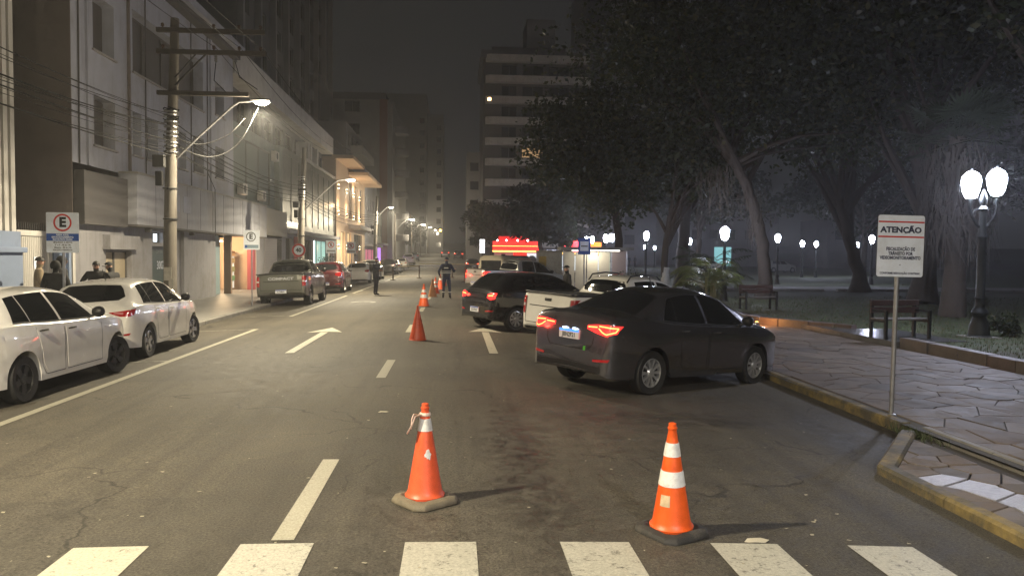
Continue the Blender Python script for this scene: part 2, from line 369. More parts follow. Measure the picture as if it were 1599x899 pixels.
# ---------------------------------------------------------------- pavements
pav_l = MB()
for y0, y1 in ((-12, 75), (75, 130), (130, 220), (220, 380)):
    z0, z1 = hill(y0)+SW_L, hill(y1)+SW_L
    pav_l.add([(-7.0, y0, z0), (-7.0, y1, z1), (-13.5, y1, z1), (-13.5, y0, z0)], ((0,1,2,3),))
M_PAVL = mat('pavement_left', (.22, .215, .205), .5, noise=.25, scale=2.2, bump=.4, bscale=18, dirt=(.12,.115,.105), dscale=.9, damt=.8)
pavement_left = tag(pav_l.build('pavement_left', M_PAVL), kind='structure')
def kerb_run(parent, pts, m, seg=1.0, w=.14, top=SW_L, zb=-.4, side=1, jitter=.004):
    """kerb stones along a line; side=+1 puts the road on the +normal"""
    rs = random.Random(len(pts)*7+int(pts[0][1]*3))
    for (x0, y0), (x1, y1) in zip(pts, pts[1:]):
        L = math.hypot(x1-x0, y1-y0); k = max(1, round(L/seg)); dx, dy = (x1-x0)/L, (y1-y0)/L
        for i in range(k):
            a = L*i/k+.004; b_ = L*(i+1)/k-.004; j = rs.uniform(-jitter, jitter)
            mb = MB(); q = [(x0+dx*s-dy*o, y0+dy*s+dx*o) for s, o in ((a, j), (b_, j), (b_, w+j), (a, w+j))]
            hz = hill((y0+y1)/2); zt = top+rs.uniform(0, .008)+hz
            # chamfered road-side top edge
            c = .025; q2 = [(x0+dx*s-dy*o, y0+dy*s+dx*o) for s, o in ((a, j+c), (b_, j+c), (b_, w+j-c), (a, w+j-c))]
            vs = [(*p, zb+hz) for p in q]+[(*p, zt-c) for p in q]+[(*p, zt) for p in q2]
            fs = [(0,3,2,1)]+[(e,(e+1)%4,4+(e+1)%4,4+e) for e in range(4)]+[(4+e,4+(e+1)%4,8+(e+1)%4,8+e) for e in range(4)]+[(8,9,10,11)]
            mb.add(vs, fs).build('kerb_stone', m, parent)
kerb_run(pavement_left, [(-6.93, -6), (-6.93, 52)], M_KERB, w=.15, top=SW_L+.004)
kerb_run(pavement_left, [(-6.93, 52), (-6.93, 75)], M_KERB, w=.15, top=SW_L+.004, seg=23)
# right side
M_PAVR = mat('pavement_joint', (.075, .069, .061), .85, noise=.3, scale=6, bump=.6, bscale=25)
PR = MB()
PR.add([(5.2, -12, SW_R-.013), (9.5, -12, SW_R-.013), (9.5, 75, SW_R-.013), (5.2, 75, SW_R-.013)], ((0,1,2,3),))
for y0, y1 in ((75, 130), (130, 220), (220, 380)): PR.add([(5.2, y0, SW_R+hill(y0)), (12, y0, SW_R+hill(y0)), (12, y1, SW_R+hill(y1)), (5.2, y1, SW_R+hill(y1))], ((0,1,2,3),))
pavement_right = tag(PR.build('pavement_right', M_PAVR), kind='structure')
BULB_Z = -.075
bulb = MB(); bulb.prism([(4.0, -12), (4.95, -12), (4.95, 8.0), (4.0, 6.75)], -.4, BULB_Z-.02)
pavement_bulb = tag(bulb.build('pavement_corner', M_PAVR), kind='structure')
MB().box(4.955, 5.185, -4, 7.95, -.35, -.108).build('gutter_soil', M_SOIL, pavement_bulb)
# kerbs (walk so that the normal points to the pavement)
kerb_run(pavement_right, [(5.30, -2), (5.30, 8.3)][::-1], M_KERB, w=.12, top=SW_R, seg=1.1)
kerb_run(pavement_right, [(5.28, 42), (5.26, 21), (5.24, 13), (5.19, 8.55)], M_KERB_Y, w=.16, top=SW_R, seg=1.0)
kerb_run(pavement_bulb, [(5.02, 8.25), (3.96, 6.86)], M_KERB_Y, w=.17, top=BULB_Z+.012, seg=1.75)
kerb_run(pavement_bulb, [(3.95, 6.84), (3.95, -4)], M_KERB_Y, w=.15, top=BULB_Z+.012, seg=.95)
for o in list(pavement_right.children)+list(pavement_bulb.children): pass

# crazy paving: voronoi stones
def voronoi(pts, bounds, gap, rr):
    x0, x1, y0, y1 = bounds; cell = 1.0; grid = {}
    for i, p in enumerate(pts): grid.setdefault((int(p[0]//cell), int(p[1]//cell)), []).append(i)
    out = []
    for i, p in enumerate(pts):
        poly = [(x0, y0), (x1, y0), (x1, y1), (x0, y1)]
        gx, gy = int(p[0]//cell), int(p[1]//cell); nb = []
        for a in (-2, -1, 0, 1, 2):
            for b_ in (-2, -1, 0, 1, 2): nb += grid.get((gx+a, gy+b_), [])
        nb = sorted((q for q in nb if q != i), key=lambda q: (pts[q][0]-p[0])**2+(pts[q][1]-p[1])**2)[:18]
        for q in nb:
            dx, dy = pts[q][0]-p[0], pts[q][1]-p[1]; L = math.hypot(dx, dy)
            if L < 1e-6: continue
            nx, ny = dx/L, dy/L; d = L/2-gap/2; new = []
            for k in range(len(poly)):
                a, b_ = poly[k], poly[(k+1) % len(poly)]
                da = (a[0]-p[0])*nx+(a[1]-p[1])*ny-d; db = (b_[0]-p[0])*nx+(b_[1]-p[1])*ny-d
                if da <= 0: new.append(a)
                if da*db < 0:
                    t = da/(da-db); new.append((a[0]+(b_[0]-a[0])*t, a[1]+(b_[1]-a[1])*t))
            poly = new
            if len(poly) < 3: break
        if len(poly) >= 3: out.append((p, poly))
    return out
def stone_mat(name, col, rough):
    return mat(name, col, rough, noise=.22, scale=5, bump=.35, bscale=22, dirt=(col[0]*.45, col[1]*.44, col[2]*.42), dscale=2.2, damt=.8)
STONES = [stone_mat('stone_grey', (.16, .128, .104), .72), stone_mat('stone_brown', (.145, .112, .088), .74), stone_mat('stone_pale', (.175, .145, .122), .7), stone_mat('stone_dark', (.12, .10, .085), .72)]
M_MICA = mat('stone_mica', (.27, .26, .27), .36, noise=.3, scale=14, bump=.9, bscale=60)
def clip_poly(poly, a, b_, c):
    out = []
    for k in range(len(poly)):
        p, q = poly[k], poly[(k+1) % len(poly)]; dp = a*p[0]+b_*p[1]-c; dq = a*q[0]+b_*q[1]-c
        if dp <= 0: out.append(p)
        if dp*dq < 0: t = dp/(dp-dq); out.append((p[0]+(q[0]-p[0])*t, p[1]+(q[1]-p[1])*t))
    return out
def lay_stones(parent, bounds, n, gap, ztop, keep, near, mats, aniso=1.0, seed=1, mica=None, clip=None):
    rs = random.Random(seed); x0, x1, y0, y1 = bounds; pts = []
    sp = math.sqrt((x1-x0)*(y1-y0)/n)
    ny = int((y1-y0)/sp/aniso); nx = max(1, int((x1-x0)/sp*aniso))
    for j in range(ny):
        for i in range(nx): pts.append((x0+(i+.5+rs.uniform(-.46, .46))*(x1-x0)/nx, y0+(j+.5+rs.uniform(-.46, .46))*(y1-y0)/ny))
    cells = [c for c in voronoi(pts, bounds, gap, rs) if keep(c[0])]
    cells.sort(key=lambda c: c[0][1]); far = MB(); cnt = 0
    for p, poly in cells:
        if clip:
            poly = clip_poly(poly, *clip)
            if len(poly) < 3: continue
        zt = ztop+rs.uniform(-.006, .006); tx, ty = rs.uniform(-.006, .006), rs.uniform(-.006, .006)
        cx = sum(q[0] for q in poly)/len(poly); cyy = sum(q[1] for q in poly)/len(poly)
        f = lambda q, k: (cx+(q[0]-cx)*k+0, cyy+(q[1]-cyy)*k)
        zz = lambda q, d=0: zt+d+(q[0]-cx)*tx+(q[1]-cyy)*ty
        n_ = len(poly); ch = .94 if n_ else 1
        inner = [f(q, .98) for q in poly]
        vs = [(q[0], q[1], ztop-.04) for q in poly]+[(q[0], q[1], zz(q, -.008)) for q in poly]+[(q[0], q[1], zz(q)) for q in inner]
        fs = [(i,(i+1)%n_,n_+(i+1)%n_,n_+i) for i in range(n_)]+[(n_+i,n_+(i+1)%n_,2*n_+(i+1)%n_,2*n_+i) for i in range(n_)]+[tuple(range(2*n_, 3*n_))]
        mi = mica(p, rs) if mica else False
        k = rs.choices(range(len(mats)), [4, 3, 3, 1.3][:len(mats)])[0]
        if cnt < near and p[1] > 3.2:
            MB().add(vs, fs).build('paving_stone', M_MICA if mi else mats[k], parent); cnt += 1
        else:
            far.cur = k; far.add(vs, fs)
    if far.v: tag(far.build('paving_stones_beyond', mats, parent), kind='stuff')
lay_stones(pavement_bulb, (4.1, 4.94, 2.5, 8.05), 62, .016, BULB_Z, lambda p: True, 62, STONES, seed=4, mica=lambda p, rs: 4.6 < p[1] < 6.5 and rs.random() < .62, clip=(-1.311, 1, 6.74-1.311*4.095))
lay_stones(pavement_right, (5.43, 9.48, 2, 34), 640, .011, SW_R, lambda p: True, 240, STONES, aniso=1.25, seed=9)
# weeds in the gutter by the corner kerb
mb = MB(); rs = random.Random(5)
for i in range(260):
    a = rs.gauss(0, .26); x = 5.12+rs.gauss(0, .06)+.02*a; y = 8.15+a*.9; h = rs.uniform(.02, .10); d = rs.random()*6.3; w = .006
    lean = rs.uniform(.02, .09)
    mb.add([(x-w*math.sin(d), y+w*math.cos(d), -.14), (x+w*math.sin(d), y-w*math.cos(d), -.14), (x+lean*math.cos(d), y+lean*math.sin(d), -.10+h)], ((0,1,2),))
tag(mb.build('weeds', mat('weeds', (.045, .06, .02), .7)), 'tuft of green weeds in the gutter behind the yellow corner kerb', 'weeds', kind='stuff')

# ---------------------------------------------------------------- park ground
LAWN_Z = .06
mb = MB(); mb.add([(9.6, -12, LAWN_Z), (140, -12, LAWN_Z), (140, 300, LAWN_Z+hill(140)), (9.6, 300, LAWN_Z+hill(140)), (9.6, 75, LAWN_Z), (140, 75, LAWN_Z)], ((0,1,5,4),(4,5,2,3)))
lawn = tag(mb.build('lawn', M_GRASSBASE), kind='structure')
# stone border blocks of the park
M_BORD = [mat('border_red', (.105, .07, .058), .6, noise=.3, scale=6, bump=.5, bscale=25, dirt=(.05,.04,.035), dscale=3, damt=.8), mat('border_brown', (.12, .092, .075), .6, noise=.3, scale=6, bump=.5, bscale=25, dirt=(.05,.045,.04), dscale=3, damt=.8)]
border = thing('park_border', 'low border of rough reddish stone blocks along the lawn behind the pavement', 'stone border', (0, 0, SW_R-.1))
def border_run(pts, seg=.75, h=.30, w=.24, seed=2):
    rs = random.Random(seed)
    for (x0, y0), (x1, y1) in zip(pts, pts[1:]):
        L = math.hypot(x1-x0, y1-y0); dx, dy = (x1-x0)/L, (y1-y0)/L; s = 0
        while s < L-.05:
            e = min(L, s+seg*rs.uniform(.7, 1.35)); mb = MB(); hh = h+rs.uniform(-.025, .02); j = rs.uniform(-.02, .02)
            q = [(x0+dx*t-dy*o, y0+dy*t+dx*o) for t, o in ((s+.008, j), (e-.008, j), (e-.008, w+j), (s+.008, w+j))]
            mb.prism(q, 0, hh).build('border_stone', M_BORD[rs.random() < .4], border, bevel=.015); s = e
border_run([(9.50, 3), (9.62, 15.9)][::-1], seed=2)
border_run([(10.15, 18.9), (8.75, 21.4), (8.85, 34)][::-1], seed=5)
mb = MB(); mb.prism([(9.5, 15.9), (11.2, 15.9), (11.2, 18.9), (10.2, 18.9), (9.4, 20.2)], -.3, LAWN_Z+.012)
tag(mb.build('bench_court', mat('wet_slab', (.10, .10, .10), .22, noise=.3, scale=3, bump=.3, bscale=20)), kind='structure')
# path across the park with pale kerb
tag(strip(12, 120, 41, 47, LAWN_Z+.02, 1, 1, lambda x, y: 0).build('park_path', mat('path', (.16, .15, .14), .8, noise=.3, scale=2)), kind='structure')
park_path = bpy.data.objects['park_path']
for x0, x1, y0 in ((14.2, 16.6, 40.7), (17.1, 20.2, 40.7), (21, 26.5, 40.7), (28, 40, 40.7)):
    MB().box(x0, x1, y0, y0+.25, LAWN_Z-.05, LAWN_Z+.14).build('path_kerb', M_CONC, park_path)
# grass blades on the part of the lawn one can see
mb = MB(); rs = random.Random(8)
for i in range(26000):
    y = 9+rs.random()**1.5*26; x = 9.8+rs.random()**1.2*(6+y*.55)
    if 9.4 < x < 11.25 and 15.8 < y < 19.0: continue
    if x < 10.2+(.0 if y < 16 else -.9) and 16 < y < 21.6: continue
    h = rs.uniform(.03, .085); d = rs.random()*6.3; w = rs.uniform(.006, .012); ln = rs.uniform(.01, .05)
    mb.cur = rs.random() < .3
    mb.add([(x-w*math.sin(d), y+w*math.cos(d), LAWN_Z), (x+w*math.sin(d), y-w*math.cos(d), LAWN_Z), (x+ln*math.cos(d), y+ln*math.sin(d), LAWN_Z+h)], ((0,1,2),))
tag(mb.build('grass', [mat('grass_green', (.065, .095, .028), .7), mat('grass_dry', (.12, .10, .045), .8)]), 'short patchy grass of the park lawn', 'grass', kind='stuff')

# ================================================================== VEHICLES
M_GLASS = mat('tinted_glass', (.006, .007, .008), .04, spec=.6)
M_BLACKPL = mat('black_plastic', (.012, .012, .013), .5, noise=.2, scale=30)
M_RUBBER = mat('tyre_rubber', (.014, .014, .014), .75, noise=.3, scale=20, bump=.3, bscale=60)
M_RIM = mat('alloy_rim', (.42, .41, .40), .3, metal=.9)
M_RIMD = mat('dark_rim', (.02, .02, .021), .45, metal=.2)
M_CHROME = mat('chrome', (.6, .6, .6), .12, metal=1)
M_SEAM = mat('panel_gap', (.004, .004, .004), .9)
M_PLATE = mat('plate_white', (.62, .63, .66), .5)
M_PLATEB = mat('plate_blue', (.02, .06, .32), .5)
M_INK = mat('plate_ink', (.01, .01, .015), .6)
M_REDOFF = mat('tail_red', (.34, .006, .008), .12, coat=1)
M_REDDK = mat('tail_red_dark', (.12, .004, .005), .12, coat=1)
M_REDLIT = mat('tail_lit', (.4, .01, .01), .2, emit=(1, .03, .025), estr=1.7, esample=True)
M_REDHOT = emis('tail_hot', (1, .15, .04), 5.5, True)
M_HEADL = mat('headlamp_glass', (.45, .46, .48), .08, coat=1)
def paint(name, col, metal=0, rough=.24, coat=1): return mat('paint_'+name, col, rough, metal, noise=.05, scale=2.5, coat=coat, dirt=(col[0]*.7, col[1]*.68, col[2]*.64), dscale=1.1, damt=.35)

HATCH = dict(L=4.02, wr=.74, wf=3.30, R=.305,
  top=[(0,.50),(.012,.62),(.03,.80),(.06,.92),(.12,1.03),(.28,1.17),(.46,1.33),(.58,1.415),(.70,1.44),(1.1,1.475),(1.65,1.485),(2.1,1.455),(2.45,1.35),(2.85,1.16),(3.12,1.03),(3.4,.975),(3.68,.90),(3.86,.80),(3.97,.64),(4.02,.48)],
  belt=[(0,.42),(.03,.70),(.10,.93),(.25,.985),(.6,.99),(1.4,.955),(2.5,.925),(3.0,.92),(3.4,.88),(3.68,.80),(3.86,.68),(4.02,.40)],
  plan=[(0,.64),(.04,.73),(.12,.79),(.3,.835),(.7,.862),(2.9,.865),(3.3,.85),(3.6,.80),(3.82,.71),(3.95,.60),(4.02,.50)],
  roof=[(0,.58),(.12,.66),(.3,.64),(.6,.60),(1.2,.59),(2.0,.58),(2.5,.62),(3.0,.70),(3.4,.70),(3.8,.56),(4.02,.4)],
  low=[(0,.29),(.06,.26),(.3,.24),(.8,.23),(3.3,.22),(3.8,.20),(4.02,.30)],
  side=[((.68,.78,1.02),(1.13,.92,1.0)) , 0],
  panes=[(.62,.98,.74,.96),(1.00,1.68,.98,1.62),(1.74,2.62,1.68,2.30)], doors=[(1.02,1.72),(1.74,2.78)], zroof=.10)
SEDAN = dict(L=4.37, wr=.86, wf=3.40, R=.315,
  top=[(0,.50),(.012,.64),(.03,.84),(.055,1.0),(.09,1.105),(.14,1.135),(.35,1.145),(.55,1.17),(.8,1.25),(1.05,1.345),(1.3,1.43),(1.7,1.495),(2.1,1.505),(2.5,1.455),(2.85,1.33),(3.2,1.16),(3.45,1.055),(3.75,.985),(4.02,.90),(4.2,.79),(4.32,.63),(4.37,.48)],
  belt=[(0,.42),(.03,.74),(.08,.99),(.2,1.045),(.6,1.05),(1.4,.985),(2.5,.94),(3.2,.925),(3.7,.88),(4.0,.80),(4.2,.68),(4.37,.40)],
  plan=[(0,.66),(.04,.745),(.12,.80),(.3,.84),(.8,.862),(3.2,.865),(3.6,.85),(3.95,.80),(4.18,.71),(4.3,.60),(4.37,.50)],
  roof=[(0,.60),(.12,.70),(.5,.70),(.9,.64),(1.4,.60),(2.2,.585),(2.7,.61),(3.3,.70),(3.7,.70),(4.1,.58),(4.37,.4)],
  low=[(0,.30),(.06,.265),(.3,.245),(.9,.23),(3.5,.22),(4.1,.20),(4.37,.30)],
  panes=[(1.10,1.36,1.33,1.42),(1.40,2.06,1.46,2.00),(2.13,3.05,2.08,2.66)], doors=[(1.36,2.10),(2.12,3.16)], zroof=.095)
SUV = dict(L=4.25, wr=.80, wf=3.40, R=.34,
  top=[(0,.58),(.012,.70),(.03,.90),(.06,1.03),(.12,1.12),(.30,1.30),(.48,1.47),(.62,1.54),(1.0,1.59),(1.7,1.62),(2.2,1.59),(2.6,1.47),(3.0,1.26),(3.25,1.15),(3.6,1.10),(3.9,1.02),(4.1,.90),(4.2,.74),(4.25,.58)],
  belt=[(0,.50),(.03,.78),(.10,1.02),(.25,1.07),(.6,1.08),(1.5,1.05),(2.7,1.02),(3.2,1.02),(3.6,.99),(3.9,.90),(4.1,.78),(4.25,.50)],
  plan=[(0,.66),(.04,.76),(.12,.82),(.3,.86),(.7,.885),(3.1,.89),(3.5,.875),(3.8,.83),(4.05,.74),(4.18,.64),(4.25,.54)],
  roof=[(0,.6),(.12,.68),(.3,.66),(.6,.63),(1.2,.62),(2.1,.61),(2.6,.65),(3.2,.72),(3.6,.72),(4.0,.6),(4.25,.42)],
  low=[(0,.36),(.06,.32),(.3,.29),(.8,.28),(3.5,.27),(4.0,.26),(4.25,.36)],
  panes=[(.66,1.0,.76,.98),(1.04,1.74,1.02,1.68),(1.80,2.70,1.74,2.40)], doors=[(1.06,1.78),(1.8,2.9)], zroof=.10)
def pickup_spec(L, cab0, cabz, bedz, wr, wf, Rw, W, low):
    d = cab0
    return dict(L=L, wr=wr, wf=wf, R=Rw, bed=(cab0, bedz),
      top=[(0,.62),(.012,.80),(.03,.98),(.05,bedz-.01),(.08,bedz),(d-.02,bedz),(d+.02,bedz+.03),(d+.10,cabz-.20),(d+.2,cabz-.08),(d+.35,cabz-.03),(d+.85,cabz),(d+1.25,cabz-.03),(d+1.6,cabz-.15),(d+2.0,cabz-.36),(d+2.28,cabz-.50),(L-.72,bedz-.05),(L-.3,bedz-.13),(L-.12,bedz-.28),(L-.03,.70),(L,.55)],
      belt=[(0,.56),(.03,.90),(.06,bedz-.05),(.2,bedz-.02),(d,bedz-.02),(d+.3,bedz-.03),(d+2.2,bedz-.06),(L-.7,bedz-.12),(L-.3,bedz-.24),(L-.1,.72),(L,.5)],
      plan=[(0,W*.86),(.03,W*.93),(.10,W*.965),(.3,W*.985),(1,W),(L-1.1,W),(L-.6,W*.96),(L-.3,W*.88),(L-.1,W*.74),(L,W*.6)],
      roof=[(0,W*.8),(.1,W*.90),(d-.02,W*.90),(d+.1,W*.76),(d+.4,W*.70),(d+1.2,W*.69),(d+1.8,W*.74),(d+2.3,W*.82),(L-.5,W*.8),(L,W*.5)],
      low=[(0,low+.16),(.06,low+.08),(.3,low+.03),(.9,low),(L-.8,low),(L-.2,low-.02),(L,low+.1)],
      panes=[(d+.30,d+1.02,d+.36,d+.98),(d+1.09,d+2.0,d+1.04,d+1.62)], doors=[(d+.22,d+1.05),(d+1.07,d+2.1)], zroof=.11)
PICK_S = pickup_spec(4.46, 1.55, 1.58, 1.13, .83, 3.56, .315, .865, .26)
PICK_M = pickup_spec(5.03, 1.75, 1.78, 1.22, .98, 4.02, .37, .94, .36)
PICK_L = pickup_spec(5.35, 1.85, 1.83, 1.24, 1.15, 4.22, .38, .94, .40)

def car_body(sp):
    L = sp['L']; T = pchip(sp['top']); B = pchip(sp['belt']); P = pchip(sp['plan']); Q = pchip(sp['roof']); LO = pchip(sp['low'])
    Ra = sp['R']+.055; zc = sp['R']
    st = set()
    for s in (0,.012,.03,.05,.08,.12,.17,.23,.30,.38,.46,.55,.65): st.add(s); st.add(L-s)
    s = .7
    while s < L-.6: st.add(round(s, 3)); s += .1
    if 'bed' in sp:
        d = sp['bed'][0]
        for q in (-.04,-.02,0,.02,.06,.1,.15,.2,.27): st.add(round(d+q, 3))
    for w in (sp['wr'], sp['wf']):
        for k in (-1.0,-.999,-.985,-.95,-.88,-.78,-.62,-.42,-.2,0,.2,.42,.62,.78,.88,.95,.985,.999,1.0): st.add(round(w+k*Ra, 4))
    st = sorted(x for x in st if 0 <= x <= L)
    S2 = [st[0]]
    for x in st[1:]:
        if x-S2[-1] > .0004: S2.append(x)
    st = S2
    rows = []
    for s in st:
        zt = T(s); zb = min(B(s), zt-.015); wb = P(s); wr = min(Q(s), wb*.95); zl = LO(s)
        for w in (sp['wr'], sp['wf']):
            d = abs(s-w)
            if d < Ra: zl = max(zl, zc+math.sqrt(max(0, Ra*Ra-d*d)))
        zl = min(zl, zb-.02)
        flare = 0
        for w in (sp['wr'], sp['wf']):
            flare = max(flare, max(0, 1-((s-w)/(Ra*1.35))**2))
        def yside(z):
            zm = .60; k = (z-zm)
            y = 1-.16*k*k if k < 0 else 1-.10*k*k
            # crease: above the shoulder line the flank leans in
            c = zb-.13
            if z > c: y -= .10*(z-c)
            # lower hollow along the doors
            y -= .012*math.exp(-((z-.48)/.10)**2)*(1-flare)
            return wb*y + .012*flare*max(0, 1-abs(z-(zc+Ra))/.25)
        pr = []
        pr.append((0, zl+.03)); pr.append((max(.05, yside(zl)-.16), zl+.02)); pr.append((yside(zl)-.02, zl))
        NS = 12
        for k in range(NS+1):
            z = zl+(zb-zl)*k/NS; pr.append((yside(z), z))
        yb = yside(zb); dr = min(sp['zroof'] if False else .075, (zt-zb)*.55)
        pr.append((yb-.018 if zt-zb > .05 else yb-.01, zb+min(.012, (zt-zb)*.3)))
        NG = 7
        yg0 = yb-.03; zg0 = zb+min(.02, (zt-zb)*.35)
        for k in range(1, NG+1):
            t = k/NG; z = zg0+(zt-dr-zg0)*t
            y = yg0+(wr-yg0)*(t**1.25)
            pr.append((y, z))
        for k in range(1, 8):
            a = k/7; y = wr*(1-a); q = (y/wr if wr > 0 else 0)
            pr.append((y, zt-dr*(q**3.2)))
        rows.append((s, pr))
    n = len(rows[0][1]); vs = []; fs = []
    for s, pr in rows:
        for y, z in pr: vs.append((y, s-L/2, z))
        for y, z in pr[1:-1]: vs.append((-y, s-L/2, z))
    m = n+n-2
    idx = lambda r, k: r*m+k if k < n else r*m+n+(2*n-2-k-1)
    # ring order: 0..n-1 right side bottom->top, then left from top->bottom
    ring = list(range(n))+[n+i for i in range(n-3, -1, -1)]
    for r in range(len(rows)-1):
        for k in range(m):
            a, b_ = ring[k], ring[(k+1) % m]
            fs.append((r*m+a, r*m+b_, (r+1)*m+b_, (r+1)*m+a))
    fs.append(tuple(reversed([ring[k] for k in range(m)]))); fs.append(tuple((len(rows)-1)*m+ring[k] for k in range(m)))
    fs = [tuple(reversed(f)) for f in fs]
    return vs, fs

def resample(pl, n):
    if len(pl) == 1: return [pl[0]]*(n+1)
    d = [0]
    for a, b_ in zip(pl, pl[1:]): d.append(d[-1]+math.hypot(b_[0]-a[0], b_[1]-a[1]))
    out = []
    for i in range(n+1):
        t = d[-1]*i/n; k = 0
        while k < len(pl)-2 and d[k+1] < t: k += 1
        u = (t-d[k])/max(1e-9, d[k+1]-d[k]); u = min(1, max(0, u))
        out.append((pl[k][0]+(pl[k+1][0]-pl[k][0])*u, pl[k][1]+(pl[k+1][1]-pl[k][1])*u))
    return out
class Skin:
    """conformal panels on a car body"""
    def __init__(s, vs, fs, L): s.b = BVHTree.FromPolygons([Vector(v) for v in vs], fs); s.L = L
    def hit(s, ax, a, b_):
        if ax == 'R': o, d = Vector((3, a, b_)), Vector((-1, 0, 0))
        elif ax == 'L': o, d = Vector((-3, a, b_)), Vector((1, 0, 0))
        elif ax == 'rear': o, d = Vector((a, -5, b_)), Vector((0, 1, 0))
        elif ax == 'front': o, d = Vector((a, 5, b_)), Vector((0, -1, 0))
        else: o, d = Vector((a, b_, 5)), Vector((0, 0, -1))
        h = s.b.ray_cast(o, d)
        if h[0] is None or (ax in ('rear',) and h[0].y > 0) or (ax == 'front' and h[0].y < 0):
            g = {'R': Vector((.8, a, b_)), 'L': Vector((-.8, a, b_)), 'rear': Vector((a, -s.L/2+.15, b_)), 'front': Vector((a, s.L/2-.15, b_)), 'top': Vector((a, b_, 1.2))}[ax]
            h = s.b.find_nearest(g)
        nrm = h[1]
        if nrm.dot(-d) < 0: nrm = -nrm
        return h[0], nrm
    def patch(s, bot, top, ax, off, nu, nv, mb=None, depth=.012):
        mb = mb or MB(); bt = resample(bot, nu); tp = resample(top, nu); g = []; nn = []
        for j in range(nv+1):
            t = j/nv
            for i in range(nu+1):
                p, q = s.hit(ax, bt[i][0]+(tp[i][0]-bt[i][0])*t, bt[i][1]+(tp[i][1]-bt[i][1])*t); g.append(p); nn.append(q)
        vs = [p+q*off for p, q in zip(g, nn)]; w = nu+1
        fs = [(j*w+i, j*w+i+1, (j+1)*w+i+1, (j+1)*w+i) for j in range(nv) for i in range(nu)]
        rim = [i for i in range(w)]+[j*w+nu for j in range(1, nv+1)]+[nv*w+i for i in range(nu-1, -1, -1)]+[j*w for j in range(nv-1, 0, -1)]
        o = len(vs)
        for k in rim: vs.append(g[k]-nn[k]*depth)
        R_ = len(rim)
        for k in range(R_): fs.append((rim[(k+1) % R_], rim[k], o+k, o+(k+1) % R_))
        # orient outward
        a, b_, c = vs[fs[0][0]], vs[fs[0][1]], vs[fs[0][2]]
        if (b_-a).cross(c-a).dot(nn[0]) < 0: fs = [tuple(reversed(f)) for f in fs]
        return mb.add(vs, fs)
    def ribbon(s, pl, ax, w, off, mb, n=10):
        pts = resample(pl, n); P = [s.hit(ax, *q) for q in pts]; vs = []
        for i, (p, q) in enumerate(P):
            t = (P[min(i+1, n)][0]-P[max(i-1, 0)][0]); t = t.normalized() if t.length > 1e-6 else Vector((0, 0, 1)); r = t.cross(q).normalized()
            vs += [p+q*off-r*w/2, p+q*off+r*w/2]
        return mb.add(vs, [(2*i, 2*i+1, 2*i+3, 2*i+2) for i in range(n)])

def wheel_mesh(Rw, wide, style):
    w2 = wide/2; rr = Rw*.66
    ty = MB().lathe([(rr, -w2*.86), (Rw*.93, -w2), (Rw*.985, -w2*.8), (Rw, -w2*.4), (Rw, w2*.4), (Rw*.985, w2*.8), (Rw*.93, w2), (rr, w2*.86), (rr*.97, w2*.5), (rr*.97, -w2*.5)], 32, 'x', closed=True)
    rim = MB(); f = w2*.82
    rim.lathe([(rr*1.0, f), (rr*.92, f+.004), (rr*.90, f-.05), (rr*.90, -w2*.6), (rr*1.0, -w2*.8)], 28, 'x', closed=True)
    rim.lathe([(.075, f-.015), (.055, f+.004), (.001, f+.004), (.001, f-.03), (.075, f-.03)], 16, 'x', closed=True)
    ns = {'five': 5, 'ten': 9, 'multi': 10, 'steel': 8}[style]
    for k in range(ns):
        a = 2*math.pi*k/ns; ww = {'five': .055, 'ten': .034, 'multi': .024, 'steel': .045}[style]
        c, s_ = math.cos(a), math.sin(a); o = MB()
        def pt(r, t, x): return (x, r*c-t*s_, r*s_+t*c)
        vs = [pt(.05, -ww*.6, f-.012), pt(.05, ww*.6, f-.012), pt(rr*.92, ww, f-.008), pt(rr*.92, -ww, f-.008), pt(.05, -ww*.6, f-.045), pt(.05, ww*.6, f-.045), pt(rr*.92, ww, f-.045), pt(rr*.92, -ww, f-.045)]
        rim.add(vs, ((0,1,2,3),(0,3,7,4),(1,5,6,2),(4,7,6,5)))
    dk = MB().lathe([(rr*.9, f-.055), (.001, f-.055), (.001, f-.075), (rr*.9, f-.075)], 24, 'x', closed=True)  # black disc standing in for the shade behind the spokes
    return ty, rim, dk

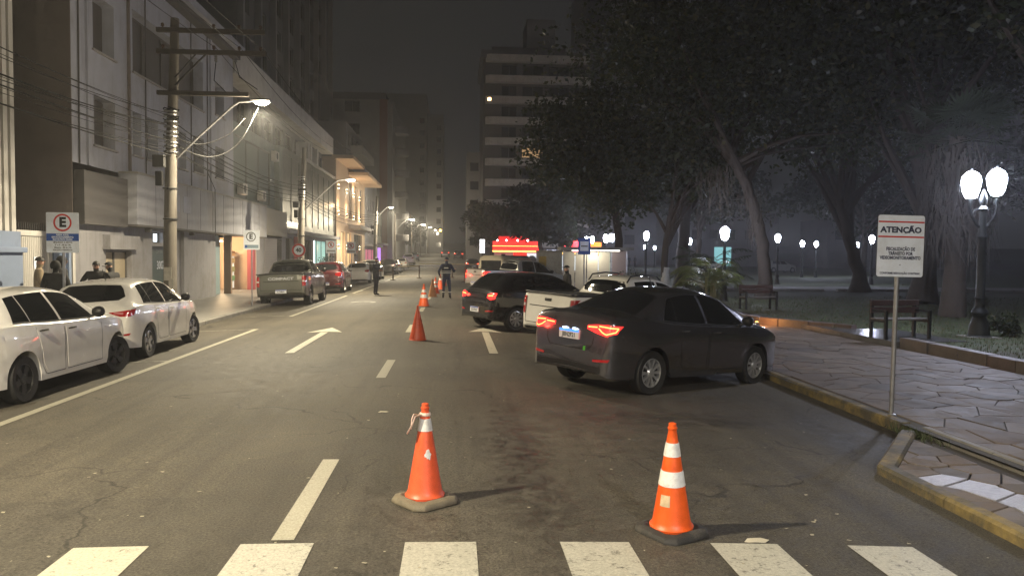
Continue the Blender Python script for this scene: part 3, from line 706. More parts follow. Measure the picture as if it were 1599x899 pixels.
def make_car(name, label, sp, pm, loc, head, group=None, rim=M_RIM, rims='ten', tail='off', tailshape='block', plate='', simple=False, steer=0, rails=None, trim=False, shift=(0, 0), pitch=0, roll=0, rearwin=None, handles='body', cat='car', head_lit=False, antenna=False, bumper_dark=False, letters=None, tonneau=True):
    """head: direction of travel in radians from +X; loc is the ground point under the car's middle"""
    L = sp['L']; car = thing(name, label, cat, loc, head-math.pi/2, group)
    car.rotation_euler = (pitch, roll, head-math.pi/2)
    vs, fs = car_body(sp); MB().add(vs, fs).build('body', pm, car, smooth=True, angle=38)
    sk = Skin(vs, fs, L); T = pchip(sp['top']); B = pchip(sp['belt']); h2 = L/2
    S = lambda s: s-h2
    zr_ = sp['zroof']
    # side windows and doors
    for side in ('R', 'L'):
        for (b0, b1, t0, t1) in sp['panes']:
            k = 5; bot = [(S(b0+(b1-b0)*i/k), B(b0+(b1-b0)*i/k)+.045) for i in range(k+1)]
            top = [(S(t0+(t1-t0)*i/k), max(T(t0+(t1-t0)*i/k)-zr_, B(t0+(t1-t0)*i/k)+.06)) for i in range(k+1)]
            sk.patch(bot, top, side, .003, 8, 5).build('side_window', M_GLASS, car, smooth=True)
        if not simple:
            for di, (d0, d1) in enumerate(sp['doors']):
                seam = MB(); zl = .30 if sp['R'] < .35 else .42
                ring = [(S(d0+.02), zl), (S(d0), B(d0)*.75), (S(d0+.01), B(d0)+.02)] if di else [(S(d0+.12), zl+.12), (S(d0+.10), B(d0)*.78), (S(d0), B(d0)+.02)]
                bot_ = [(S(d0+(.02 if di else .12)), zl+(0 if di else .12)), (S(d0+.2), zl), (S(d1-.02), zl)]
                fr = [(S(d1-.02), zl), (S(d1), B(d1)*.8), (S(d1), B(d1)+.01)]
                for pl in (ring, bot_, fr): sk.ribbon(pl, side, .008, .0015, seam, 10)
                # door panel as a slightly proud skin inside the gap
                e = .018
                dp = sk.patch([(S(d0+(.02 if di else .14))+e, zl+(0 if di else .13)+e), (S(d0+.25), zl+e), (S(d1-.02)-e, zl+e)], [(S(d0)+e, B(d0)+.0), (S((d0+d1)/2), B((d0+d1)/2)+.0), (S(d1)-e, B(d1)+.0)], side, .003, 10, 9).build('door', pm, car, smooth=True)
                seam.build('door_gap', M_SEAM, dp)
                hx = S(d0+.17); hz = B(d0+.1)-.085
                p, q = sk.hit(side, hx, hz)
                hb = MB(); sx = 1 if side == 'R' else -1
                hb.tube([p+q*.004+Vector((0, -.09, .0)), p+q*.03+Vector((0, -.065, 0)), p+q*.034, p+q*.03+Vector((0, .065, 0)), p+q*.004+Vector((0, .09, 0))], [.010, .014, .015, .014, .010], 7)
                hb.build('door_handle', pm if handles == 'body' else M_CHROME, dp, smooth=True)
            bt = MB(); k0, k1 = sp['panes'][0][0]-.02, sp['panes'][-1][1]+.02
            sk.ribbon([(S(k0+(k1-k0)*i/8), B(k0+(k1-k0)*i/8)+.036) for i in range(9)], side, .016, .006, bt, 24); bt.build('belt_trim', M_BLACKPL if pm is not P_GREY else M_CHROME, car)
            if pm is P_GREY:
                tt = MB(); j0, j1 = sp['panes'][0][2], sp['panes'][-1][3]; sk.ribbon([(S(sp['panes'][0][0]-.02), B(sp['panes'][0][0])+.04)]+[(S(j0+(j1-j0)*i/8), T(j0+(j1-j0)*i/8)-zr_+.012) for i in range(9)]+[(S(sp['panes'][-1][1]+.02), B(sp['panes'][-1][1])+.045)], side, .014, .006, tt, 40); tt.build('window_trim', M_CHROME, car)
            # mirror
            fx = S(sp['panes'][-1][1]-.10); p, q = sk.hit(side, fx, B(fx+h2)+.06); sx = 1 if side == 'R' else -1
            mm = MB(); c = p+Vector((sx*.14, .02, .05))
            for k in range(1): mm.lathe([(.02, -.085), (.055, -.075), (.078, -.03), (.082, .02), (.07, .06), (.03, .085)], 12, 'x', c)
            mm.bar(p+Vector((0, .02, -.01)), c+Vector((0, 0, -.04)), .05, .03)
            mo = mm.build('wing_mirror', M_BLACKPL, car, smooth=True)
    # windscreen
    a = sp['panes'][-1]; w0 = a[1]+.12
    # find cowl & header
    hdr = a[3]-.02; fr0 = hdr; fr1 = a[1]+.24
    Q = pchip(sp['roof']); P = pchip(sp['plan'])
    wt, wbm = Q(fr0)-.05, Q(fr1)-.06
    sk.patch([(-wbm, S(fr1)-.05), (0, S(fr1)+.03), (wbm, S(fr1)-.05)], [(-wt, S(fr0)+.04), (0, S(fr0)+.09), (wt, S(fr0)+.04)], 'top', .003, 10, 6).build('windscreen', M_GLASS, car, smooth=True)
    # rear window
    if rearwin: ax, b0, b1, t0, t1 = rearwin
    elif 'bed' in sp:
        d, bz = sp['bed']; ax = 'rear'; ct = max(z for s, z in sp['top']); b0 = (P(d)*.80, bz+.06); t0 = (P(d)*.66, ct-.13)
    elif sp is SEDAN: ax = 'top'
    else: ax = 'rear'; zt = T(.60); b0 = (.60, T(.16)+.02); t0 = (.50, T(.58)-.045)
    if ax == 'rear':
        sk.patch([(-b0[0], b0[1]+.07), (-b0[0]*.9, b0[1]+.012), (0, b0[1]-.01), (b0[0]*.9, b0[1]+.012), (b0[0], b0[1]+.07)], [(-t0[0]*1.04, t0[1]-.07), (-t0[0]*.9, t0[1]-.006), (0, t0[1]+.012), (t0[0]*.9, t0[1]-.006), (t0[0]*1.04, t0[1]-.07)], 'rear', .003, 12, 6).build('rear_window', M_GLASS, car, smooth=True)
    else:
        sk.patch([(-.66, S(.60)), (0, S(.56)), (.66, S(.60))], [(-.53, S(1.24)), (0, S(1.30)), (.53, S(1.24))], 'top', .003, 12, 8).build('rear_window', M_GLASS, car, smooth=True)
    # wheels
    Rw = sp['R']; tw = .205 if Rw < .35 else .245
    ty, rm, dk = wheel_mesh(Rw, tw, rims); tym = ty.mesh('wheel', M_RUBBER, True, 35); rmm = rm.mesh('rim', rim, True, 35); dkm = dk.mesh('brake_shadow_disc', M_BLACKPL)
    Wd = P(sp['wr'])-tw/2-.012
    for sx in (1, -1):
        for s in (sp['wr'], sp['wf']):
            o = bpy.data.objects.new('wheel', tym); COL.objects.link(o); o.parent = car; o.location = (sx*Wd, S(s), Rw)
            o.rotation_euler = (random.random()*3, 0, (0 if sx > 0 else math.pi)+(steer if s == sp['wf'] else 0))
            for nm, me in (('rim', rmm), ('shadow_disc', dkm)):
                r_ = bpy.data.objects.new(nm, me); COL.objects.link(r_); r_.parent = o
    # underbody
    MB().box(-P(1)*.80, P(1)*.80, S(.45), S(L-.45), .21 if Rw < .35 else .31, .45 if Rw < .35 else .55).build('underbody', M_BLACKPL, car)
    # lights
    TM = {'off': M_REDOFF, 'lit': M_REDLIT}[tail]
    for sx in (1, -1):
        f = lambda pl: [(sx*x, z) for x, z in pl]
        if tailshape == 'sedan':
            t = sk.patch(f([(.33, .90), (.52, .855), (.70, .825), (.80, .87)]), f([(.33, .955), (.5, .975), (.68, .985), (.815, .975)]), 'rear', .006, 14, 6).build('tail_light', TM, car, smooth=True)
            hot = MB()
            for pl in ([(.345, .932), (.52, .94)], [(.545, .955), (.80, .945)], [(.80, .945), (.79, .89), (.70, .85), (.62, .875), (.545, .925)]): sk.ribbon(f(pl), 'rear', .019, .009, hot, 12)
            hot.build('light_tube', M_REDHOT if tail == 'lit' else M_REDDK, t)
        elif tailshape == 'wide':
            t = sk.patch(f([(.42, .885), (.60, .82), (.77, .815), (.80, .84)]), f([(.42, .895), (.60, .91), (.76, .93), (.81, .945)]), 'rear', .006, 12, 5).build('tail_light', TM, car, smooth=True)
            inn = MB(); sk.patch(f([(.50, .872), (.66, .85)]), f([(.50, .892), (.66, .892)]), 'rear', .010, 6, 2, inn)
            inn.build('reversing_lens', mat('lens_pink', (.5, .2, .2), .1, coat=1), t)
        elif tailshape == 'block':
            zb = .80 if sp['R'] < .33 else .90
            t = sk.patch(f([(.50, zb+.02), (.66, zb-.03), (.775, zb)]), f([(.50, zb+.11), (.66, zb+.145), (.785, zb+.15)]), 'rear', .008, 10, 5).build('tail_light', TM, car, smooth=True)
            inn = MB(); sk.ribbon(f([(.54, zb+.07), (.74, zb+.085)]), 'rear', .03, .011, inn, 8)
            inn.build('light_tube', M_REDHOT if tail == 'lit' else M_REDDK, t)
        else:   # tall pickup lamp
            W_ = P(.1); zb = sp['bed'][1]
            t = sk.patch(f([(W_*.855, zb-.46), (W_*.985, zb-.44)]), f([(W_*.855, zb-.09), (W_*.985, zb-.08)]), 'rear', .010, 6, 8).build('tail_light', TM, car, smooth=True)
            inn = MB(); sk.patch(f([(W_*.87, zb-.30), (W_*.96, zb-.30)]), f([(W_*.87, zb-.24), (W_*.96, zb-.24)]), 'rear', .013, 3, 2, inn)
            inn.build('light_tube' if tail == 'lit' else 'reversing_lens', M_REDHOT if tail == 'lit' else mat('lens_white', (.5, .48, .48), .15, coat=1), t)
        if not simple:
            zf = T(L-.20)-.06
            sk.patch(f([(.38, zf-.10), (.60, zf-.07)]), f([(.38, zf-.02), (.62, zf+.03)]), 'front', .006, 8, 4).build('headlight', emis('headlamp_lit', (.85, .9, 1), 1.0) if head_lit else M_HEADL, car, smooth=True)
    if tail == 'lit' and not simple:
        for sx in (1, -1):
            zt_ = .90 if tailshape != 'tall' else .95; p, q = sk.hit('rear', sx*.66, zt_); point_light('tail_glow', (p.x, p.y-.14, zt_), 3.5 if tailshape == 'sedan' else 2.5, (1, .05, .03), car, .05)
    # bumper trims, plate, grille
    zb = .42 if sp['R'] < .35 else .55
    wB = P(0)-.02
    if not simple:
        sk.patch([(-wB, zb-.10), (0, zb-.105), (wB, zb-.10)], [(-wB, zb-.02), (0, zb-.0), (wB, zb-.02)], 'rear', .006, 16, 2).build('rear_bumper_trim', M_CHROME if trim == 'chrome' else M_BLACKPL, car, smooth=True)
        zf = .45 if sp['R'] < .35 else .6
        sk.patch([(-.42, zf-.10), (.42, zf-.10)], [(-.48, zf+.09), (.48, zf+.09)], 'front', .005, 8, 3).build('grille', M_BLACKPL, car, smooth=True)
        for sx in (1, -1):
            if tailshape in ('sedan', 'wide', 'block'):
                sk.patch([(sx*.50, zb+.045), (sx*.74, zb+.06)], [(sx*.50, zb+.075), (sx*.76, zb+.10)], 'rear', .007, 6, 2).build('rear_reflector', M_REDOFF, car, smooth=True)
        # boot lid gap
        if 'bed' not in sp:
            g = MB(); zl = .62
            for sx in (1, -1): sk.ribbon([(sx*.40, zl), (sx*.46, .70), (sx*.47, .80)], 'rear', .010, .0015, g, 8)
            sk.ribbon([(-.40, zl), (0, zl-.01), (.40, zl)], 'rear', .010, .0015, g, 10)
            g.build('boot_gap', M_SEAM, car)
        else:
            g = MB(); W_ = P(.1)*.83; z1 = sp['bed'][1]-.03
            for sx in (1, -1): sk.ribbon([(sx*W_, zb+.08), (sx*W_, z1)], 'rear', .012, .002, g, 8)
            sk.ribbon([(-W_, zb+.08), (W_, zb+.08)], 'rear', .012, .002, g, 8)
            sk.ribbon([(-W_*.85, z1-.24), (W_*.85, z1-.24)], 'rear', .02, .002, g, 8)
            g.build('tailgate_gap', M_SEAM, car)
            p, q = sk.hit('rear', 0, z1-.09); MB().box(-.10, .10, p.y-.014, p.y+.02, z1-.12, z1-.06).build('tailgate_handle', M_BLACKPL, car, bevel=.006)
    if 'bed' in sp and tonneau:
        d, bz = sp['bed']; W_ = P(1)
        sk.patch([(-W_*.86, S(.10)), (W_*.86, S(.10))], [(-W_*.86, S(d-.06)), (W_*.86, S(d-.06))], 'top', .02, 6, 4).build('tonneau_cover', M_BLACKPL, car)
        for sx in (1, -1):
            MB().bar((sx*W_*.92, S(.08), bz+.012), (sx*W_*.92, S(d-.03), bz+.012), .075, .035).build('bed_rail_cap', M_BLACKPL, car, bevel=.008)
        MB().bar((-W_*.86, S(.05), bz+.012), (W_*.86, S(.05), bz+.012), .06, .03).build('tailgate_cap', M_BLACKPL, car, bevel=.008)
    if plate is not None and not simple:
        pz = {'sedan': .80, 'wide': .50, 'block': .50, 'tall': .58}[tailshape]
        ps = [sk.hit('rear', x, z) for x in (-.18, .18) for z in (pz-.055, pz+.055)]
        y = min(p.y for p, q in ps)-.012
        if tailshape == 'tall': y -= .03
        pl = MB().box(-.20, .20, y-.008, y+.03, pz-.065, pz+.065).build('number_plate', M_PLATE, car)
        MB().box(-.197, .197, y-.010, y-.0085, pz+.036, pz+.062).build('plate_band', emis('plate_band_lit', (.03, .16, 1), 2.2) if plate == 'lit' else M_PLATEB, pl)
        if plate == 'lit':
            text('JBN2F21', .088, M_INK, pl, (0, y-.0095, pz-.015), (R(90), 0, 0), .0006, sx=.86, bold=.002)
            lm = MB()
            for sx in (-.10, .10): MB().box(sx-.025, sx+.025, y-.012, y+.02, pz+.075, pz+.088).build('plate_lamp', emis('plate_lamp', (.55, .75, 1), 16), pl)
        elif plate: text(plate, .088, M_INK, pl, (0, y-.0095, pz-.015), (R(90), 0, 0), .0006, sx=.86, bold=.002)
    if rails:
        for sx in (1, -1):
            s0, s1 = rails; x = sx*(Q((s0+s1)/2)+.00)
            pts = [(x, S(s0), T(s0)-.05), (x, S(s0+.10), T(s0+.1)+.03), (x*.99, S((s0+s1)/2), T((s0+s1)/2)+.035), (x, S(s1-.12), T(s1-.12)+.03), (x, S(s1), T(s1)-.05)]
            MB().tube(pts, .018, 8).build('roof_rail', M_BLACKPL, car, smooth=True)
    if antenna:
        s0 = antenna; MB().tube([(0, S(s0), T(s0)-.01), (0, S(s0)-.06, T(s0)+.08), (0, S(s0)-.13, T(s0)+.19)], [.016, .008, .005], 6).build('antenna', M_BLACKPL, car, smooth=True)
    if letters:
        zl = sp['bed'][1]-.17; p, q = sk.hit('rear', 0, zl); text(letters, .13, M_HEADL, car, (0, p.y-.02, zl), (R(90), 0, 0), .006, sx=1.5, bold=.006)
    return car, sk

def car_at(rearright, sp, head):
    """car centre from the outer contact point of its right rear wheel"""
    P = pchip(sp['plan']); d = Vector((math.cos(head), math.sin(head))); r = Vector((d.y, -d.x))
    c = Vector(rearright)-r*(P(sp['wr'])-.05)+d*(sp['L']/2-sp['wr'])
    return c
def tilt(c, head):
    """pitch and roll of a car standing on the crowned road"""
    d = Vector((math.cos(head), math.sin(head))); r = Vector((d.y, -d.x)); a = 1.25; w = .75
    return math.atan2(zr(c.x+d.x*a)-zr(c.x-d.x*a), 2*a), -math.atan2(zr(c.x+r.x*w)-zr(c.x-r.x*w), 2*w)
def put_car(name, label, sp, pm, rr, headdeg, **k):
    h = R(headdeg); c = car_at(rr, sp, h); p, r_ = tilt(c, h)
    d = Vector((math.cos(h), math.sin(h)))
    z = (zr(c.x+d.x*1.25)+zr(c.x-d.x*1.25))/2+hill(c.y)
    return make_car(name, label, sp, pm, (c.x, c.y, z), h, pitch=p, roll=r_, **k)
P_WHITE = paint('white', (.82, .80, .75)); P_PEARL = paint('pearl', (.74, .72, .68)); P_GREY = mat('paint_graphite', (.135, .132, .145), .24, .85, coat=1, noise=.03, scale=2); P_BLACK = paint('black', (.006, .006, .007), 0, .2, 1)
P_OLIVE = paint('olive_grey', (.10, .102, .085), .3, .35); P_WINE = paint('wine_red', (.050, .004, .007), .2, .25); P_SILVER = paint('silver', (.36, .36, .34), .45, .32)
P_DKBLUE = paint('dark_blue', (.02, .03, .07), .3, .3); P_BEIGE = paint('beige', (.34, .30, .22), 0, .4)

polo, sk = put_car('parked_car', 'white hatchback with black wheels at the left edge, nearest car on the left', HATCH, P_WHITE, (-5.48, 10.2), 88.5, rim=M_RIMD, rims='five', tailshape='block', plate='RTC4E07', steer=R(-14), handles='chrome', cat='car')
argo, sk = put_car('parked_car', 'pearl white hatchback with roof antenna parked ahead of the black-wheeled white car', HATCH, P_PEARL, (-5.68, 14.75), 91.0, rims='five', tailshape='wide', plate='IZP3A62', antenna=1.0, steer=R(-6))
ram, sk = put_car('pickup_truck', 'olive grey pickup with chrome bumper parked beside the speed limit sign', PICK_M, P_OLIVE, (-5.50, 30.0), 90, rims='five', tailshape='tall', plate='JCD8B41', trim='chrome', cat='pickup', letters='COMPACT')
suv, sk = put_car('parked_car', 'dark red compact SUV parked in front of the olive pickup', SUV, P_WINE, (-5.58, 39.6), 91, rims='five', tailshape='block', plate='IWX5C10')
sedan, sk_sedan = put_car('parked_car', 'graphite grey sedan with glowing red tail lights angled to the right kerb', SEDAN, P_GREY, (2.75, 10.62), 35, rims='multi', tail='lit', tailshape='sedan', plate='lit', antenna=1.75, head_lit=True, handles='chrome', rim=mat('rim_graphite', (.5, .5, .5), .3, metal=.6))
strada, sk = put_car('pickup_truck', 'small white pickup with roof rails between the grey sedan and the black hatchback', PICK_S, P_WHITE, (3.02, 15.7), 33, rims='ten', tailshape='tall', plate='IYF2D90', cat='pickup', rails=(1.72, 2.75), antenna=2.65)
onix, sk = put_car('parked_car', 'black hatchback with lit tail lights and silver wheels angled to the right kerb', HATCH, P_BLACK, (1.55, 19.4), 30, rims='ten', tail='lit', tailshape='block', plate='IXU7H33')
s10, sk = put_car('pickup_truck', 'silver double cab pickup beyond the black hatchback, lamps lit', PICK_L, P_SILVER, (2.3, 36.0), 28, rims='five', tail='lit', tailshape='tall', plate='IVL0G84', cat='pickup', trim='chrome')
# details only the sedan carries: green sticker, unseen lit amber indicator added for the border glow
stk = MB(); sk_sedan.patch([(.29, .60), (.335, .60)], [(.29, .655), (.335, .665)], 'rear', .003, 3, 3, stk, .002); stk.build('green_sticker', mat('sticker_green', (.05, .30, .03), .5), sedan)
ind = MB(); sk_sedan.patch([(.30, .62), (.42, .62)], [(.30, .65), (.42, .65)], 'front', .008, 3, 2, ind); ind = ind.build('indicator', emis('indicator_amber', (1, .36, .04), 60), sedan)
# further cars along the left kerb and up the hill
far = [('white hatchback parked behind the officer on the left', HATCH, P_PEARL, (-5.75, 53.5), 90, 'off'), ('white van-like car parked past the officer, right of the pale hatchback', SUV, P_WHITE, (-5.75, 60.5), 90, 'off'),
       ('dark SUV parked on the left after the barrier', SUV, P_BLACK, (-5.8, 77), 90, 'off'), ('silver hatchback parked left at the foot of the hill', HATCH, P_SILVER, (-5.8, 84), 90, 'off'),
       ('white car parked left, first of those up the hill', HATCH, P_WHITE, (-5.8, 96), 90, 'off'), ('pale car parked left, second of those up the hill', SUV, P_PEARL, (-5.8, 112), 90, 'off'), ('dark car parked left, third of those up the hill', HATCH, P_DKBLUE, (-5.8, 126), 90, 'off'),
       ('car far off with bright brake lights in the right lane', HATCH, P_BLACK, (2.9, 92), 90, 'lit'), ('white hatchback parked far off on the right beyond the officer', HATCH, P_WHITE, (4.95, 78), 90, 'off'),
       ('farthest car on the hill with red lights on', SUV, P_BLACK, (1.5, 135), 90, 'lit'), ('car with red lights on near the hilltop, left of the farthest one', HATCH, P_GREY, (-1.0, 150), 90, 'lit')]
for lb, sp, pm, rr, hd, tl in far:
    put_car('distant_car', lb, sp, pm, rr, hd, tail=tl, simple=True, rims='five', plate=None, group='cars further up the street')

# ================================================================== STREET FURNITURE
def cone_mat(name, col): return mat(name, col, .45, noise=.12, scale=9, dirt=(col[0]*.55, col[1]*.5, col[2]*.5), dscale=5, damt=.5)
M_CONE = cone_mat('cone_orange', (.78, .105, .012)); M_CONE_OLD = cone_mat('cone_faded', (.62, .085, .03)); M_CONE_RED = cone_mat('cone_salmon', (.80, .115, .04))
M_BAND = mat('cone_band', (.72, .72, .70), .35, noise=.1, scale=12, dirt=(.4,.38,.34), dscale=9, damt=.6)
M_BASE_T = mat('cone_base_tan', (.17, .145, .10), .8, noise=.25, scale=8, bump=.4, bscale=30, dirt=(.08,.07,.055), dscale=6, damt=.7)
M_BASE_K = mat('cone_base_black', (.03, .028, .026), .75, noise=.3, scale=8, bump=.4, bscale=30, dirt=(.09,.08,.065), dscale=7, damt=.7)
def cone(loc, label, bm, basem, bands, H=.74, rz=0, tilt=(0, 0), base=True, r0=.135, r1=.026, group='traffic cones'):
    c = thing('traffic_cone', label, 'traffic cone', loc, rz, group); c.rotation_euler = (tilt[0], tilt[1], rz)
    rad = lambda z: r0+(r1-r0)*min(1, max(0, (z-.06)/(H-.10)))
    b0 = .05 if base else .0
    if base:
        pts = []
        s = .205; k = .06
        for (x, y) in ((s, s-k), (s-k, s), (-s+k, s), (-s, s-k), (-s, -s+k), (-s+k, -s), (s-k, -s), (s, -s+k)): pts.append((x, y))
        mb = MB(); n = 8
        rings = [[(x*q, y*q, z) for x, y in pts] for q, z in ((1, 0), (1.0, .022), (.93, .045))]
        circ = [((r0+.045)*math.cos(a), (r0+.045)*math.sin(a), .06) for a in [math.atan2(y, x) for x, y in pts]]
        circ2 = [((r0+.028)*math.cos(a), (r0+.028)*math.sin(a), .045) for a in [math.atan2(y, x) for x, y in pts]]
        cent = [((r0*.5)*math.cos(a), (r0*.5)*math.sin(a), .044) for a in [math.atan2(y, x) for x, y in pts]]
        rings += [circ, circ2, cent]; vs = sum(rings, []); fs = [(r*n+i, r*n+(i+1)%n, (r+1)*n+(i+1)%n, (r+1)*n+i) for r in range(len(rings)-1) for i in range(n)]+[tuple(range(n-1, -1, -1))]
        ob = mb.add(vs, fs).build('base', basem, c, smooth=True, angle=50); sm = ob.modifiers.new('b', 'BEVEL'); sm.width = .008; sm.segments = 2; sm.limit_method = 'ANGLE'
    prof = [(r0+.012, b0-.004), (r0+.016, b0+.012), (r0+.002, b0+.028)]+[(rad(z), z) for z in [b0+.05+(H-.05-b0-.05)*i/10 for i in range(11)]]
    prof += [(r1+.004, H-.045), (r1+.007, H-.04), (r1+.007, H-.03), (r1, H-.026), (r1, H-.004), (r1*.7, H), (r1*.5, H), (r1*.5, H-.03)]
    MB().lathe(prof, 32).build('body', bm, c, smooth=True, angle=45)
    for (z0, z1) in bands:
        MB().lathe([(rad(z0)+.0002, z0-.001), (rad(z0)+.0035, z0), (rad(z1)+.0035, z1), (rad(z1)+.0002, z1+.001)], 32).build('reflective_band', M_BAND, c, smooth=True)
    c['_r'] = 0; del c['_r']
    return c, rad
def cone_patch(c, rad, z0, z1, a0, a1, m, name, jag=.0, seed=1):
    rs = random.Random(seed); mb = MB(); n = 12; cz = (z0+z1)/2; ca = (a0+a1)/2; ring = []
    for i in range(16):
        t = 2*math.pi*i/16; q = 1-jag*rs.random(); z = cz+(z1-z0)/2*math.sin(t)*q; a = ca+(a1-a0)/2*math.cos(t)*q
        if jag == 0: z = cz+(z1-z0)/2*max(-1, min(1, 1.5*math.sin(t))); a = ca+(a1-a0)/2*max(-1, min(1, 1.5*math.cos(t)))
        ring.append(((rad(z)+.003)*math.cos(a), (rad(z)+.003)*math.sin(a), z))
    z = cz; ctr = ((rad(z)+.0045)*math.cos(ca), (rad(z)+.0045)*math.sin(ca), z)
    inner = [((rad(p[2])-.002)*math.cos(math.atan2(p[1], p[0])), (rad(p[2])-.002)*math.sin(math.atan2(p[1], p[0])), p[2]) for p in ring]
    mb.add(ring+[ctr]+inner, [(i, (i+1) % 16, 16) for i in range(16)]+[((i+1) % 16, i, 17+i, 17+(i+1) % 16) for i in range(16)]).build(name, m, c, smooth=True)
cA, rad = cone((-.215, 5.77, zr(-.215)), 'orange traffic cone with one white band, ribbon on top and tan rubber base', M_CONE_RED, M_BASE_T, [(.545, .635)], H=.75, rz=R(38))
cone_patch(cA, rad, .335, .425, R(-140)-R(38)+R(48), R(-100)-R(38)+R(48), M_BAND, 'white_scrape', .45)
mb = MB(); # ribbon knotted at the neck with two hanging tails
mb.lathe([(.040, .655), (.043, .665), (.040, .68)], 14)
for tl in (([(-.035, -.02, .665), (-.085, -.035, .672), (-.10, -.04, .635), (-.105, -.04, .565)], .04), ([(-.03, -.03, .668), (-.075, -.05, .655), (-.095, -.055, .60), (-.135, -.05, .53)], .045)):
    pts, w = tl; vs = []
    for p in pts: vs += [(p[0], p[1]-w/2, p[2]+.01), (p[0], p[1]+w/2, p[2]-.01), (p[0]+.006, p[1]+w/2, p[2]-.01), (p[0]+.006, p[1]-w/2, p[2]+.01)]
    fs = [(i*4+a, i*4+(a+1)%4, i*4+4+(a+1)%4, i*4+4+a) for i in range(3) for a in range(4)]+[(0,1,2,3),(15,14,13,12)]
    mb.add(vs, fs)
rb = mb.build('ribbon', mat('ribbon', (.78, .60, .52), .7, noise=.15, scale=20), cA); rb.rotation_euler = (0, 0, R(-38))
cB, rad = cone((1.50, 5.13, zr(1.5)), 'orange traffic cone with two white bands and black rubber base, on the right', M_CONE, M_BASE_K, [(.545, .635), (.345, .445)], H=.77, rz=R(28), tilt=(R(1.2), R(-1.5)))
cone_patch(cB, rad, .215, .29, R(-150)-R(28), R(-112)-R(28), mat('sticker_tan', (.52, .40, .25), .7, noise=.2, scale=20), 'old_sticker', 0)
cC, rad = cone((-.80, 16.9, zr(-.8)), 'plain faded red traffic cone without bands, ahead of the ribboned cone', M_CONE_OLD, M_BASE_K, [], H=.76, base=False, r0=.175, r1=.02)
cD, rad = cone((-1.12, 28.3, 0), 'orange traffic cone with two white bands, next behind the plain red cone', M_CONE, M_BASE_K, [(.50, .60), (.30, .42)], H=.80, base=False, r0=.19)
for x, y, lb, bd, mt in ((-.98, 34.6, 'brownish traffic cone right behind the second banded cone, left of the officer', [], mat('cone_brown', (.40, .16, .05), .6)), (-.92, 37.6, 'orange traffic cone with bright bands beside the standing officer', [(.50, .60), (.30, .42)], M_CONE),
                         (-.78, 42.5, 'orange traffic cone partly behind others, left of the officer', [(.5, .6)], M_CONE_RED), (-.66, 47.5, 'farthest traffic cone of the row, beside the officer', [(.4, .5)], M_CONE)):
    cone((x, y, zr(x)), lb, mt, M_BASE_K, bd, H=.80, base=False, r0=.19)

M_GALV = mat('galvanised', (.34, .34, .35), .38, metal=.7, noise=.15, scale=6, dirt=(.15,.14,.13), dscale=4, damt=.4)
M_SIGNW = mat('sign_white', (.76, .81, .90), .35, noise=.06, scale=4, dirt=(.45,.43,.4), dscale=3, damt=.4)
M_SIGNR = mat('sign_red', (.55, .03, .025), .4); M_SIGNK = mat('sign_black', (.012, .012, .014), .5); M_SIGNB = mat('sign_blue', (.02, .08, .36), .4); M_SIGND = mat('sign_navy', (.03, .035, .075), .5)
def disc_ring(mb, cx, cz, r0, r1, y, n=40):
    vs = []; 
    for i in range(n):
        a = 2*math.pi*i/n
        for r in (r0, r1): vs.append((cx+r*math.cos(a), y, cz+r*math.sin(a)))
    return mb.add(vs, [(2*i, 2*i+1, (2*i+3) % (2*n), (2*i+2) % (2*n)) for i in range(n)])
def panel(mb, x0, x1, z0, z1, y0, y1, r=.03, n=5):
    poly = []
    for cx, cz, a0 in ((x1-r, z0+r, -90), (x1-r, z1-r, 0), (x0+r, z1-r, 90), (x0+r, z0+r, 180)):
        for i in range(n+1): a = R(a0+90*i/n); poly.append((cx+r*math.cos(a), cz+r*math.sin(a)))
    m = len(poly); vs = [(x, y0, z) for x, z in poly]+[(x, y1, z) for x, z in poly]
    return mb.add(vs, [tuple(range(m)), tuple(range(2*m-1, m-1, -1))]+[((i+1) % m, i, m+i, m+(i+1) % m) for i in range(m)])
RX = (R(90), 0, 0)
# ATENCAO sign
s = thing('traffic_sign', 'white ATENÇÃO sign with red lines on a steel post in the right pavement', 'sign', (5.36, 9.0, SW_R), R(3))
s.rotation_euler = (0, R(.8), R(2))
MB().tube([(0, 0, -.05), (0, 0, 2.42)], .027, 14).build('post', M_GALV, s, smooth=True)
MB().lathe([(.055, .0), (.055, .006), (.03, .012)], 14).build('foot_plate', M_GALV, s)
pz = 1.69; pnl = panel(MB(), -.29, .31, pz, pz+.745, -.034, -.030, .03).build('panel', M_SIGNW, s)
for z in (pz+.655, pz+.475): MB().box(-.285, .305, -.0365, -.0345, z, z+.018).build('red_stripe', M_SIGNR, pnl)
text('ATENÇÃO', .096, M_SIGND, pnl, (.008, -.0355, pz+.565), RX, .0008, bold=.0042, sx=1.16)
for t, z in (('FISCALIZAÇÃO DE', .335), ('TRÂNSITO POR', .28), ('VIDEOMONITORAMENTO', .228)):
    text(t, .056, M_SIGND, pnl, (.01, -.0355, pz+z), RX, .0008, bold=.0022, sx=.80)
text('CONFORME RESOLUÇÃO CONTRAN', .034, M_SIGND, pnl, (.01, -.0355, pz+.042), RX, .0008, bold=.001, sx=.9)
MB().tube([(.01, -.036, pz+.145), (.01, -.030, pz+.145)], .007, 8).build('rivet', M_SIGND, pnl)
